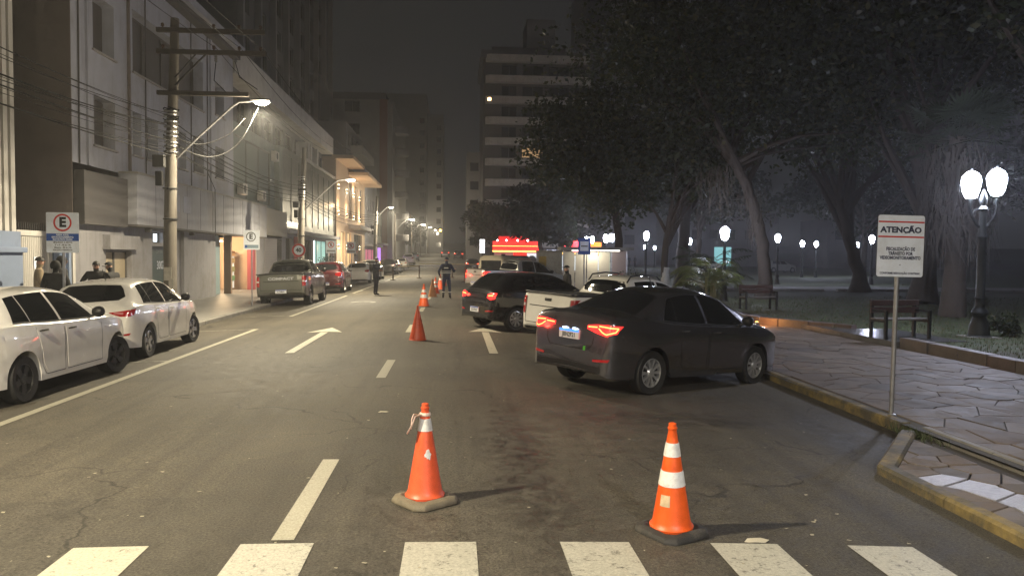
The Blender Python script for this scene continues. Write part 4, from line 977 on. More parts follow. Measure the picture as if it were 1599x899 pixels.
# left parking sign, large
def park_sign(loc, rz, big, label):
    s = thing('parking_sign', label, 'sign', loc, rz)
    if big:
        MB().tube([(0, 0, -.03), (0, 0, 2.6)], .027, 12).build('post', M_GALV, s, smooth=True)
        z0 = 1.86; p = panel(MB(), -.30, .30, z0, z0+.77, -.034, -.030, .02).build('panel', M_SIGNW, s)
        disc_ring(MB(), 0, z0+.575, .135, .168, -.036).build('red_ring', M_SIGNR, p)
        text('E', .25, M_SIGNK, p, (0, -.0355, z0+.575), RX, .0008, bold=.012)
        MB().box(-.297, .297, -.036, -.0345, z0+.225, z0+.365).build('blue_band', M_SIGNB, p)
        for i, t in enumerate(('ÁREA AZUL', 'ESTACIONAMENTO', 'ROTATIVO PAGO')): text(t, .045, M_SIGNW, p, (0, -.037, z0+.338-.043*i), RX, .0006, bold=.002)
        for i, t in enumerate(('SEGUNDA A SEXTA', '2ª a 6ª - 8h às 19h', 'Sábados - 8h às 13h', 'EXCETO FERIADOS')): text(t, .040, M_SIGNK, p, (0, -.0355, z0+.195-.048*i), RX, .0006, bold=.001)
    else:
        MB().tube([(0, 0, -.03), (0, 0, 2.7)], .026, 12).build('post', M_GALV, s, smooth=True)
        z0 = 2.02; p = panel(MB(), -.28, .28, z0, z0+.70, -.034, -.030, .02).build('panel', M_SIGNW, s)
        disc_ring(MB(), -.02, z0+.46, .14, .168, -.036).build('dark_ring', M_SIGNK, p)
        text('E', .25, M_SIGNK, p, (-.02, -.0355, z0+.46), RX, .0008, bold=.010)
        MB().box(-.24, .24, -.036, -.0345, z0+.05, z0+.17).build('blue_band', mat('band_greyblue', (.22, .30, .36), .5), p)
        MB().tube([(-.19, -.038, z0+.11), (-.19, -.034, z0+.11)], .045, 14).build('blue_badge', M_SIGNB, p)
    return s
park_sign((-7.50, 15.4, SW_L), R(1), True, 'large white parking sign with red ringed E and blue band by the gate')
park_sign((-7.28, 28.3, SW_L), R(2), False, 'smaller white parking sign with a black E on a thin post')
# speed limit
s = thing('speed_sign', 'round red ringed 40 speed limit sign behind the olive pickup', 'sign', (-7.05, 35.5, SW_L))
MB().tube([(0, 0, 0), (0, 0, 2.35)], .026, 10).build('post', M_GALV, s, smooth=True)
p = MB().tube([(0, -.034, 2.05), (0, -.030, 2.05)], .31, 36).build('panel', M_SIGNW, s)
disc_ring(MB(), 0, 2.05, .215, .305, -.036).build('red_ring', M_SIGNR, p)
text('40', .25, M_SIGNK, p, (0, -.0355, 2.05), RX, .0008, bold=.010)
# no-parking signs further on
def nopark(loc, label):
    s = thing('no_parking_sign', label, 'sign', loc)
    MB().tube([(0, 0, 0), (0, 0, 2.7)], .026, 10).build('post', M_GALV, s, smooth=True)
    p = panel(MB(), -.30, .30, 1.95, 2.72, -.034, -.030, .02).build('panel', M_SIGNW, s)
    disc_ring(MB(), 0, 2.46, .15, .19, -.036).build('red_ring', M_SIGNR, p); text('E', .24, M_SIGNK, p, (0, -.0355, 2.46), RX, .0008, bold=.01)
    MB().bar((-.12, -.037, 2.58), (.12, -.037, 2.34), .003, .03).build('red_slash', M_SIGNR, p)
    MB().box(-.26, .26, -.036, -.0345, 2.03, 2.14).build('text_band', mat('sign_grey', (.25, .26, .28), .5), p)
nopark((-7.5, 47.5, SW_L), 'no parking sign with ringed E in front of the warm lit building'); nopark((-6.95, 52.5, SW_L), 'second no parking sign, right of the first, thin post')
# bus stop sign
s = thing('bus_stop_sign', 'blue bus stop sign with white panel on a pole beside the shelter', 'sign', (6.1, 36, SW_R))
MB().tube([(0, 0, 0), (0, 0, 2.75)], .035, 10).build('post', M_GALV, s, smooth=True)
p = panel(MB(), -.30, .30, 2.0, 2.78, -.04, -.036, .02).build('panel', M_SIGNB, s)
MB().box(-.20, .20, -.0435, -.0405, 2.17, 2.62).build('white_panel', M_SIGNW, p); MB().box(-.16, .16, -.046, -.044, 2.37, 2.42).build('bus_symbol', M_SIGNK, p)

# ---------------------------------------------------------------- utility poles with street lamps
M_POLE = mat('pole_concrete', (.115, .102, .086), .8, noise=.2, scale=5, bump=.3, bscale=25, dirt=(.10,.095,.085), dscale=2.5, damt=.7)
M_DARKSTEEL = mat('dark_steel', (.05, .05, .05), .55, metal=.4, noise=.2, scale=8)
M_WOOD = mat('crossarm_wood', (.06, .052, .045), .85, noise=.3, scale=10)
M_CABLE = mat('cable', (.007, .007, .008), .8, spec=.2)
M_LENS = emis('led_lens', (1, .90, .68), 60)
def utility_pole(loc, label, arm=2.2, lamp_h=5.85, top=8.0, full=True, power=STREET_W, foot=4.3, lens=M_LENS, radius=.1, lc=STREET_C):
    p = thing('utility_pole', label, 'utility pole', loc, 0, 'utility poles along the left pavement')
    MB().tube([(0, 0, -.3), (0, 0, 2), (.05, 0, 4.4), (.12, 0, top*.75), (.18, 0, top)], [.175, .165, .145, .125, .105], 16).build('pole', M_POLE, p, smooth=True)
    A = MB().tube([(.12, 0, foot), (arm*.35, 0, foot+(lamp_h-foot)*.42), (arm*.74, 0, lamp_h-.1), (arm*.82, 0, lamp_h+.02), (arm, 0, lamp_h+.06)], [.032, .03, .028, .027, .025], 10).build('lamp_arm', M_GALV, p, smooth=True)
    hd = MB().lathe([(.02, 0), (.075, .04), (.10, .15), (.11, .40), (.09, .52), (.03, .55)], 12, 'x', (arm-.10, 0, lamp_h+.07)); hd.v = [(x, y*1.25, lamp_h+.07+(z-lamp_h-.07)*.55) for x, y, z in hd.v]
    ho = hd.build('lamp_head', M_GALV, p, smooth=True)
    lz = MB().lathe([(.004, -.075), (.05, -.07), (.085, -.045), (.10, 0), (.09, .02)], 14, 'z', (0, 0, 0)); lz.v = [(arm+.2+x*1.9, y, lamp_h+.03+z) for x, y, z in lz.v]; lz.build('lens', lens, ho, smooth=True)
    point_light('street_light', (arm+.2, 0, lamp_h-.17), power, lc, p, radius, spot=168)
    point_light('street_light_spill', (arm+.2, 0, lamp_h-.24), power*.09, STREET_C, p, .10)
    if full:
        for z, x1 in ((top-.33, 2.5), (top-.88, 2.55), (top-1.95, 2.1)):
            c = MB().box(-.25, x1, -.16, -.05, z-.055, z+.055).build('crossarm', M_WOOD, p)
            if z < top-1: continue
            for x in (-.1, 1.2, 1.85, 2.4):
                MB().lathe([(.02, z+.055), (.02, z+.09), (.05, z+.10), (.03, z+.125), (.05, z+.14), (.025, z+.18)], 10, 'z', (x, -.105, 0)).build('insulator', mat('porcelain', (.12, .07, .05), .25), c)
        MB().bar((.2, -.10, top-1.75), (1.0, -.10, top-.92), .04).bar((.2, -.10, top-1.55), (.75, -.10, top-.92), .03).build('brace', M_DARKSTEEL, p)
        for x in (1.25, 1.75):
            MB().lathe([(.02, 0), (.05, .02), (.03, .05), (.05, .08), (.03, .11), (.05, .14), (.02, .18)], 10, 'z', (x, -.1, top-1.12)).build('surge_arrester', mat('arrester', (.16, .16, .17), .4), p)
        MB().tube([(1.25, -.1, top-1.12), (1.2, -.1, top-1.6), (1.5, -.1, top-1.9), (1.9, -.1, top-2.0)], .012, 5).tube([(1.75, -.1, top-1.12), (1.85, -.1, top-1.5), (2.3, -.05, top-1.8)], .012, 5).build('jumper_wire', M_CABLE, p)
        # slack service loops hanging from the lamp arm
        MB().tube(curve([(.15, .05, 4.9), (.8, .05, 4.75), (1.5, .02, 5.0), (1.95, 0, 5.45)]), .012, 5).tube(curve([(.15, .05, 4.7), (1.0, .05, 4.42), (1.75, .02, 4.75), (2.3, 0, 5.72)]), .014, 5).build('service_loop', mat('cable_grey', (.10, .10, .10), .7), p)
    # cable ties and junction boxes at the telecom level
    for i in range(9): MB().lathe([(.16, 0), (.185, .01), (.185, .04), (.16, .05)], 14, 'z', (.06, 0, 4.5+i*.135+random.uniform(-.03, .03))).build('cable_clamp', M_GALV, p)
    rs = random.Random(int(loc[1])); mb = MB()
    for i in range(14):
        z = 4.45+rs.random()*1.2; a = rs.random()*6.3; r = .19; mb.tube([(.06+r*math.cos(a+t), r*math.sin(a+t), z+rs.uniform(-.04, .04)) for t in (0, .5, 1, 1.5, 2, 2.5)], rs.uniform(.008, .016), 5)
    tag(mb.build('coiled_cables', M_CABLE, p), kind='stuff')
    MB().box(-.32, -.02, -.32, -.16, 4.1, 4.42).build('splice_box', M_DARKSTEEL, p, bevel=.02); MB().box(-.26, -.08, -.30, -.17, 3.62, 4.0).build('junction_box', M_CABLE, p, bevel=.02)
    for z in (2.75, 3.55): MB().lathe([(.17, z), (.19, z+.01), (.19, z+.035), (.17, z+.045)], 14, 'z', (.02, 0, 0)).build('band_clamp', M_DARKSTEEL, p)
    MB().box(-.10, .10, -.184, -.178, 1.15, 1.5).box(.02, .15, -.182, -.176, .75, 1.2).build('pasted_notice', mat('notice', (.45, .43, .38), .8, noise=.2, scale=12), p)
    return p
utility_pole((-7.52, 21.0, SW_L), 'tall concrete utility pole with crossarms, cables and lit street lamp, nearest in view')
utility_pole((-7.52, 3.5, SW_L), 'concrete utility pole with street lamp beside the camera')
utility_pole((-7.52, -14.0, SW_L), 'added concrete utility pole with fill lamp behind the camera, out of view')  # pole and lamp added out of view to light camera-facing surfaces
rp = utility_pole((6.4, -9.0, SW_R), 'added tall concrete pole with a strong soft fill lamp behind the camera at right, out of view', full=False, lamp_h=8.6, top=9.5, foot=7.0, power=STREET_W*2.1, radius=.9, lc=(1, .96, .92)); rp.rotation_euler = (0, 0, math.pi)  # unseen pole added as soft fill light from behind the camera
utility_pole((-7.45, 38.0, SW_L), 'second concrete utility pole, behind the 40 sign, lamp lit', lamp_h=5.45, top=7.0, foot=3.95, full=False)
utility_pole((-6.95, 68, SW_L), 'third utility pole with lit lamp, right of the warm lit building', arm=1.2, lamp_h=6.0, top=7.0, full=False, foot=5.0)
for (x, y, lb) in ((-6.6, 86, 'street lamp pole just past the third utility pole'), (-6.6, 118, 'slim lamp pole halfway up the hill'), (-6.6, 150, 'lamp pole near the hilltop on the left'), (-6.6, 190, 'farthest lamp pole on the left')):
    p = thing('street_lamp', lb, 'street lamp', (x, y, hill(y)), 0, 'street lamps up the hill')
    MB().tube([(0, 0, 0), (0, 0, 6.4)], [.11, .08], 10).build('pole', M_POLE, p); MB().tube([(0, 0, 4.6), (1.2, 0, 5.7), (1.7, 0, 5.8)], .03, 6).build('lamp_arm', M_GALV, p)
    h = MB().box(1.6, 2.1, -.12, .12, 5.78, 5.86).build('lamp_head', M_GALV, p); MB().box(1.64, 2.08, -.10, .10, 5.68, 5.779).build('lens', M_LENS, h)
    point_light('street_light', (1.85, 0, 5.5), STREET_W*.45, STREET_C, p, .1)
s = thing('traffic_light', 'distant amber traffic light over the hilltop', 'traffic light', (-3.2, 172, hill(172)))
MB().tube([(-2.5, 0, 0), (-2.5, 0, 5.6), (0, 0, 5.9)], .07, 8).build('mast', M_DARKSTEEL, s); b = MB().box(-.2, .2, -.15, .15, 4.9, 6.0).build('housing', M_DARKSTEEL, s); MB().tube([(0, -.17, 5.45), (0, -.15, 5.45)], .24, 14).build('amber_lens', emis('amber_lens', (1, .45, .05), 30), b)
# overhead cables between the poles
rs = random.Random(11)
def cable(a, b_, sag, r, label='thin black overhead cable sagging between the utility poles', m=M_CABLE):
    a = Vector(a); b_ = Vector(b_); pts = [a.lerp(b_, t/14)+Vector((0, 0, -sag*4*(t/14)*(1-t/14))) for t in range(15)]
    tag(MB().tube(pts, r, 5).build('overhead_cable', m, smooth=True), label, 'cable', 'overhead cables')
for i in range(14):
    z = 4.42+i*.085+rs.uniform(-.03, .03); x = -7.45+rs.uniform(-.16, .16); r = rs.choice((.006, .008, .009, .014))
    cable((x, 21, z), (x+rs.uniform(-.1, .1), 3.5, z+rs.uniform(-.25, .25)), rs.uniform(.15, .55), r)
for i in range(9):
    z = 4.45+i*.11+rs.uniform(-.03, .03); x = -7.45+rs.uniform(-.1, .1)
    cable((x, 21, z), (x, 38, z-.15), rs.uniform(.2, .5), rs.choice((.010, .014)), 'thin black overhead cable between the first and second utility pole')
for i in range(5):
    z = 4.4+i*.14; cable((-7.4, 38, z), (-6.95, 68, z+.3), rs.uniform(.3, .7), .014, 'thin overhead cable past the warm lit building')
for i, x in enumerate((-6.3, -5.65, -5.1)):
    cable((x, 21, 7.25), (x, 38.2, 6.9), .35, .008, 'high thin wire from the top crossarms'); cable((x, 21, 7.25), (x, 3.5, 7.25), .3, .008, 'high thin wire from the top crossarms')

# ---------------------------------------------------------------- park lanterns
M_GLOBE = emis('lantern_glow', (.74, .79, 1), 160, True); M_IRON = mat('lantern_iron', (.012, .014, .014), .5, metal=.3, noise=.2, scale=8)
GLOBE_PROF = [(.05, 0), (.10, .015), (.145, .12), (.175, .26), (.185, .36), (.17, .43), (.12, .50), (.06, .545), (.02, .56)]
def globe(parent, x, y, z, k=1.0, n=16):
    g = MB().lathe([(r*k, h*k) for r, h in GLOBE_PROF], n, 'z', (x, y, z)).build('lantern_globe', M_GLOBE, parent, smooth=True)
    MB().lathe([(.188*k, .36*k), (.192*k, .37*k), (.188*k, .38*k)], n, 'z', (x, y, z), closed=True).lathe([(.035*k, .555*k), (.02*k, .585*k), (.028*k, .60*k), (.006*k, .64*k)], 8, 'z', (x, y, z)).build('lantern_cap', M_IRON, g)
    return g
def post_profile(h, k=1.0):
    return [(.24*k, 0), (.24*k, .06), (.20*k, .08), (.18*k, .30), (.15*k, .42), (.12*k, .50), (.14*k, .54), (.16*k, .60), (.14*k, .66), (.095*k, .72), (.085*k, .9), (.105*k, .94), (.085*k, .98), (.075*k, h*.78), (.10*k, h*.80), (.07*k, h*.84), (.06*k, h)]
d = thing('park_lamp', 'double headed cast iron park lantern glowing white at the right edge', 'street lamp', (12.2, 17.0, LAWN_Z-.03), R(-8))
MB().lathe(post_profile(2.95, 1.15), 14).build('post', M_IRON, d, smooth=True); MB().prism([(-.34, -.34), (.34, -.34), (.34, .34), (-.34, .34)], -.1, .05).build('plinth', M_CONC, d)
MB().lathe([(.06, 2.95), (.11, 3.0), (.05, 3.08), (.09, 3.2), (.05, 3.36), (.01, 3.46)], 12).build('finial', M_IRON, d, smooth=True)
for sx in (-1, 1):
    MB().tube([(0, 0, 2.55), (sx*.12, 0, 2.62), (sx*.26, 0, 2.85), (sx*.30, 0, 3.05), (sx*.285, 0, 3.22)], [.03, .032, .03, .028, .045], 8).tube([(0, 0, 2.95), (sx*.16, 0, 3.0), (sx*.25, 0, 2.9)], .014, 6).build('bracket', M_IRON, d, smooth=True)
    globe(d, sx*.285, 0, 3.25 + (.06 if sx > 0 else 0), 1.12, 20)
def single_lamp(x, y, lb, h=2.55, k=1.0, z=LAWN_Z-.03):
    p = thing('park_lamp', lb, 'street lamp', (x, y, z), 0, 'single park lanterns'); MB().lathe(post_profile(h, .85), 10).build('post', M_IRON, p, smooth=True); globe(p, 0, 0, h, k, 12); return p
single_lamp(11.1, 31, 'single glowing park lantern beside the leaning hung trunk, nearest of the single lanterns')
for x, y, lb in ((22.4, 52, 'glowing park lantern right of the leaning trunk'), (33, 71, 'left one of two close park lanterns in the dark park'), (34.6, 71.5, 'right one of two close park lanterns in the dark park'), (40.6, 75, 'glowing park lantern left of the white sign'), (29.2, 52, 'park lantern half hidden by the left edge of the white sign'),
                 (14.6, 104, 'glowing lantern left of the bus stop sign'), (25.8, 103, 'left lantern of a pair far behind the shelter'), (29.5, 112, 'right lantern of a pair far behind the shelter'), (12.6, 50, 'small lantern low between the shelter and the trees'), (20.5, 66, 'faint lantern behind the small palm')):
    single_lamp(x, y, lb, h=2.95)
for x, y, lb in ((11.1, 56, 'twin park lantern right of the bus stop sign'), (10.9, 63, 'twin park lantern behind the bus stop sign')):
    p = single_lamp(x, y, lb, h=2.9); globe(p, .42, 0, 2.95, 1, 12); MB().bar((0, 0, 2.85), (.42, 0, 2.95), .04).build('bracket', M_IRON, p)

# ---------------------------------------------------------------- benches
M_BWOOD = mat('bench_wood_red', (.06, .026, .021), .6, noise=.25, scale=7, dirt=(.06,.035,.028), dscale=3, damt=.7); M_BPALE = mat('bench_wood_pale', (.13, .12, .11), .45, noise=.2, scale=7)
def bench(loc, rz, label):
    b = thing('park_bench', label, 'bench', loc, rz, 'park benches')
    for x in (-.56, .56):
        MB().box(x-.03, x+.03, -.02, .05, 0, .86).build('rear_leg', M_IRON, b); MB().box(x-.03, x+.03, -.50, -.44, 0, .60).build('front_leg', M_IRON, b)
        MB().box(x-.028, x+.028, -.44, -.02, .37, .42).build('seat_bearer', M_IRON, b); MB().box(x-.03, x+.03, -.50, .0, .60, .64).build('armrest', M_IRON, b)
    for y in (-.46, -.31, -.16): MB().box(-.63, .63, y, y+.12, .422, .455).build('seat_slat', M_BPALE, b, bevel=.006)
    for z in (.56, .72): MB().box(-.63, .63, -.055, -.022, z, z+.13).build('back_slat', M_BWOOD, b, bevel=.006)
bench((10.05, 16.9, LAWN_Z+.012), R(8), 'wooden park bench with red back slats on the wet slab behind the white sign')
bench((10.6, 26.4, LAWN_Z), R(4), 'park bench with red slats at the foot of the leaning hung trunk'); bench((8.9, 36.5, LAWN_Z), R(4), 'low red park bench above the roof of the grey sedan')

# ---------------------------------------------------------------- barrier across the street
M_TAPEY = mat('barrier_plank', (.50, .36, .14), .6, noise=.2, scale=5); M_TAPEW = mat('barrier_white', (.6, .55, .48), .6); M_RUST = mat('barrier_post', (.13, .07, .04), .7, noise=.2, scale=8)
b = thing('road_barrier', 'wooden plank barrier on three posts across the left lanes behind the officers', 'barrier', (0, 60, 0))
for x, y in ((-4.7, -.6), (-2.85, 2.6), (-.2, 4.5)):
    MB().tube([(x, y, zr(x)), (x, y, zr(x)+1.05)], .05, 8).build('post', M_RUST, b); MB().lathe([(.22, zr(x)), (.22, zr(x)+.04), (.06, zr(x)+.07)], 12, 'z', (x, y, 0)).build('post_base', M_RUST, b)
MB().bar((-4.7, -.6, .95), (-2.85, 2.6, 1.0), .04, .10).build('plank', M_TAPEY, b); MB().bar((-2.85, 2.6, .98), (-.2, 4.5, .98), .04, .10).build('plank', M_TAPEW, b)
MB().bar((-4.75, -.65, .72), (-2.85, 2.55, .78), .03, .05).build('tape', M_TAPEW, b); MB().bar((-2.85, 2.55, 1.15), (2.5, 4.6, 1.12), .03, .05).build('tape', M_TAPEY, b)
b = thing('barrier_post', 'short red barrier post standing right of the standing officer', 'barrier post', (.75, 55, zr(.75)))
MB().tube([(0, 0, .03), (0, 0, 1.02)], [.06, .05], 10).build('post', mat('post_red', (.45, .10, .05), .6), b); MB().lathe([(.26, 0), (.26, .04), (.08, .08)], 12).build('base', M_BASE_K, b)

# amber light added for the glow on the border stones, no fixture seen
b = thing('added_amber_light', 'small added amber light for the glow on the low border beyond the sedan bonnet', 'added light', (8.45, 20.9, SW_R))
MB().lathe([(.07, 0), (.08, .02), (.06, .09), (.05, .12)], 12).build('housing', M_DARKSTEEL, b, smooth=True); MB().lathe([(.045, .121), (.04, .128), (.002, .13)], 12).build('lens', emis('added_amber_lens', (1, .42, .1), 8), b)
point_light('added_amber_glow', (0, 0, .2), 26, (1, .42, .12), b, .04)

# ================================================================== PEOPLE
M_SKIN = mat('skin', (.36, .20, .14), .55); M_HAIR = mat('hair', (.012, .009, .007), .6)
def cloth(name, col): return mat('cloth_'+name, col, .85, noise=.15, scale=14, bump=.3, bscale=25)
NAVY = cloth('navy', (.022, .030, .070)); NAVYD = cloth('navy_dark', (.012, .015, .028)); BLACKC = cloth('black', (.010, .010, .011)); BEIGEC = cloth('beige', (.26, .20, .13)); GREYC = cloth('grey', (.06, .06, .065)); JEANS = cloth('jeans', (.03, .04, .075)); BOOT = mat('boot', (.012, .012, .012), .4)
M_HIVIS = mat('reflective_tape', (.62, .62, .58), .35)
def person(label, loc, rz, arms=None, legs=None, top=NAVY, bottom=NAVY, shoes=BOOT, height=1.75, headpitch=0, headwear='hair', lean=0, bulk=1.0, vest=False, shin=False, extra=None, cat='person', group=None, fingers=True):
    P = thing('person', label, cat, loc, rz, group); k = height/1.75
    J = {}; lw = lean
    J['pel'] = (0, 0, .96); J['spi'] = (0, lw*.3, 1.14); J['che'] = (0, lw*.7, 1.33); J['nb'] = (0, lw, 1.47); J['nk'] = (0, lw+.012, 1.53)
    hp = headpitch; J['hd'] = (0, lw+.03+.03*hp, 1.615-.01*hp); J['ht'] = (0, lw+.03+.09*hp, 1.70-.03*hp)
    for s, t in ((1, 'r'), (-1, 'l')):
        J['sh'+t] = (s*.185, lw*.9, 1.425); a = (arms or {}).get(t, ((s*.26, -.02, 1.14), (s*.27, .06, .90)))
        J['el'+t] = a[0]; J['wr'+t] = a[1]
        lg = (legs or {}).get(t, ((s*.10, .02, .50), (s*.115, -.02, .09)))
        J['hp'+t] = (s*.095, 0, .90); J['kn'+t] = lg[0]; J['an'+t] = lg[1]; J['to'+t] = (lg[1][0]+s*.02, lg[1][1]+.15, max(.035, lg[1][2]-.05))
    rad = dict(pel=(.155, .115), spi=(.145, .105), che=(.175, .12), nb=(.085, .075), nk=(.055, .058), hd=(.078, .095), ht=(.055, .068))
    for t in 'rl': rad.update({'sh'+t: (.075, .075), 'el'+t: (.05, .05), 'wr'+t: (.034, .034), 'hp'+t: (.098, .10), 'kn'+t: (.066, .066), 'an'+t: (.046, .05), 'to'+t: (.042, .036)})
    E = [('pel','spi'),('spi','che'),('che','nb'),('nb','nk'),('nk','hd'),('hd','ht')]
    for t in 'rl': E += [('che','sh'+t),('sh'+t,'el'+t),('el'+t,'wr'+t),('pel','hp'+t),('hp'+t,'kn'+t),('kn'+t,'an'+t),('an'+t,'to'+t)]
    names = list(J); ix = {n: i for i, n in enumerate(names)}
    me = bpy.data.meshes.new('body'); me.from_pydata([tuple(c*k for c in J[n]) for n in names], [(ix[a], ix[b_]) for a, b_ in E], [])
    o = bpy.data.objects.new('tmp', me); COL.objects.link(o); o.modifiers.new('skin', 'SKIN'); sv = me.skin_vertices[0].data
    for n in names:
        r = rad[n]; w = bulk if n in ('pel','spi','che','shr','shl','elr','ell') else 1
        sv[ix[n]].radius = (r[0]*k*w, r[1]*k*w); sv[ix[n]].use_root = (n == 'pel')
    m2 = o.modifiers.new('sub', 'SUBSURF'); m2.levels = 2; m2.render_levels = 2
    bpy.context.view_layer.update()
    me2 = bpy.data.meshes.new_from_object(o.evaluated_get(bpy.context.evaluated_depsgraph_get())); bpy.data.objects.remove(o)
    me2.materials.clear()
    for m in (M_SKIN, top, bottom, shoes): me2.materials.append(m)
    segs = [(Vector(J[a])*k, Vector(J[b_])*k, a, b_) for a, b_ in E]
    for pl in me2.polygons:
        c = pl.center; best = None
        for a, b_, na, nb in segs:
            d = b_-a; t = max(0, min(1, (c-a).dot(d)/d.length_squared)); q = (c-(a+d*t)).length/(rad[na][0]+.02)
            if best is None or q < best[0]: best = (q, na, nb, t)
        _, na, nb, t = best
        if nb in ('ht', 'hd') or (nb == 'nk' and t > .5): mi = 0
        elif na[:2] == 'an' or (na[:2] == 'kn' and t > .62 and shin) or (na[:2] == 'kn' and t > .93): mi = 3
        elif na[:2] in ('hp', 'kn') or nb[:2] == 'hp' or (na == 'pel' and t < .15): mi = 2
        else: mi = 1
        pl.material_index = mi; pl.use_smooth = True
    b = bpy.data.objects.new('body', me2); COL.objects.link(b); b.parent = P
    hc = (Vector(J['hd'])*.45+Vector(J['ht'])*.55)*k
    f = Vector((0, 1, -.5*hp)).normalized()
    # face
    fc = MB(); nz = hc+f*.088*k+Vector((0, 0, -.012*k)); fc.lathe([(.004, .022), (.010, .008), (.014, -.012), (.006, -.02)], 8, 'z', nz); fc.build('nose', M_SKIN, b, smooth=True)
    for s in (-1, 1):
        MB().lathe([(.003, -.01), (.009, -.005), (.010, 0), (.009, .005), (.003, .01)], 8, 'x', hc+f*.080*k+Vector((s*.032*k, 0, .018*k))).build('eye', mat('eye', (.02, .018, .016), .2), b)
        MB().lathe([(.01, -.006), (.022, -.004), (.025, .002), (.012, .008)], 8, 'x', hc+Vector((s*.077*k, -.006, -.004))).build('ear', M_SKIN, b, smooth=True)
    mm = hc+f*.078*k+Vector((0, 0, -.055*k)); MB().box(mm.x-.022, mm.x+.022, mm.y-.008, mm.y+.004, mm.z-.005, mm.z+.005).build('mouth', mat('lips', (.22, .08, .07), .5), b)
    def dome(rx, ry, rz_, c, z0, m, nm, n=16):
        vs = []; rings = 7
        for j in range(rings):
            a = z0+(math.pi/2-z0)*j/(rings-1)*.98
            for i in range(n): t = 2*math.pi*i/n; vs.append(c+Vector((rx*math.cos(a)*math.cos(t), ry*math.cos(a)*math.sin(t), rz_*math.sin(a))))
        fs = [(j*n+i, j*n+(i+1)%n, (j+1)*n+(i+1)%n, (j+1)*n+i) for j in range(rings-1) for i in range(n)]+[tuple((rings-1)*n+i for i in range(n)), tuple(range(n-1, -1, -1))]
        return MB().add(vs, fs).build(nm, m, b, smooth=True)
    if headwear == 'hair': dome(.088*k, .104*k, .105*k, hc+Vector((0, -.012, .008)), .05, M_HAIR, 'hair')
    elif headwear == 'cap':
        dome(.090*k, .106*k, .095*k, hc+Vector((0, -.006, .018)), .12, top, 'cap')
        br = hc+f*.13*k+Vector((0, 0, .045*k)); MB().prism([(br.x-.075, br.y-.06), (br.x+.075, br.y-.06), (br.x+.06, br.y+.02), (br.x, br.y+.04), (br.x-.06, br.y+.02)], br.z-.006, br.z+.006).build('cap_brim', top, b)
    else:
        dome(.112*k, .125*k, .13*k, hc+Vector((0, -.03, 0)), -.6, top, 'hood')
    # hands with fingers
    for t, s in (('r', 1), ('l', -1)):
        w = Vector(J['wr'+t])*k; d = (w-Vector(J['el'+t])*k).normalized(); sd = d.cross(Vector((0, 0, 1))); sd = sd.normalized() if sd.length > .2 else Vector((0, 1, 0)); up = sd.cross(d)
        hb = MB(); hb.tube([w-d*.03, w+d*.03, w+d*.085], [.028, .036, .034], 8)
        for i in range(4):
            o_ = sd*(-.027+.018*i); ln = (.055, .07, .075, .06)[i]; hb.tube([w+d*.075+o_, w+d*(.075+ln*.55)+o_-up*.004, w+d*(.075+ln)+o_*.95-up*.022], [.0095, .009, .007], 6)
        hb.tube([w+d*.02-sd*.03*s, w+d*.05-sd*.055*s, w+d*.085-sd*.058*s], [.012, .011, .008], 6)
        hb.build('hand', M_SKIN, b, smooth=True)
    def ring(z, rx, ry, h, m, nm, cx=0, cyy=0):
        n = 20; vs = []
        for zz in (z-h/2, z+h/2):
            for i in range(n): a = 2*math.pi*i/n; vs.append((cx+rx*math.cos(a), cyy+ry*math.sin(a), zz))
        MB().add(vs, [(i, (i+1)%n, n+(i+1)%n, n+i) for i in range(n)]+[tuple(range(n-1,-1,-1)), tuple(range(n, 2*n))]).build(nm, m, b, smooth=True, )
    if vest:
        prof = [(.178, .135, 1.05), (.185, .14, 1.12), (.192, .145, 1.24), (.20, .145, 1.34), (.17, .125, 1.44)]; n = 24; vs = []
        for rx, ry, z in prof:
            for i in range(n): a = 2*math.pi*i/n; vs.append((rx*math.cos(a)*k, (ry*math.sin(a)+lw*.6)*k, z*k))
        MB().add(vs, [(j*n+i, j*n+(i+1)%n, (j+1)*n+(i+1)%n, (j+1)*n+i) for j in range(len(prof)-1) for i in range(n)]).build('vest', NAVYD, b, smooth=True)
        for z in (1.10, 1.17): ring(z*k, .191*k, .147*k, .026, M_HIVIS, 'vest_stripe', 0, lw*.5)
        MB().box(-.09, .09, -.155, -.145, 1.30, 1.35).build('back_patch', M_HIVIS, b)
        ring(.99*k, .165*k, .13*k, .05, BOOT, 'belt')
    if shin:
        for t in 'rl':
            a = Vector(J['kn'+t]).lerp(Vector(J['an'+t]), .52)*k; ring(a.z, .066, .066, .035, M_HIVIS, 'shin_stripe', a.x, a.y)
    if extra: extra(b, J, k)
    return P
def phone(b, J, k):
    p = (Vector(J['wrr'])+Vector(J['wrl']))/2*k+Vector((0, .08, .06)); MB().box(p.x-.04, p.x+.04, p.y-.006, p.y+.006, p.z-.07, p.z+.07).build('phone', M_BLACKPL, b)
def backpack(b, J, k):
    MB().box(-.15, .15, -.30, -.13, 1.08, 1.48).build('backpack', BLACKC, b, bevel=.05)
    phone(b, J, k)
person('traffic officer seen from behind in navy uniform with reflective vest stripes, beside the cones', (-.35, 33.2, zr(-.35)), R(-4), arms={'r': ((.33, .10, 1.16), (.34, .32, 1.24)), 'l': ((-.33, -.02, 1.16), (-.30, .14, .98))}, legs={'r': ((.13, .02, .50), (.165, -.10, .09)), 'l': ((-.12, .05, .50), (-.135, .05, .09))}, vest=True, shin=True, headwear='cap', height=1.76, bulk=1.1)
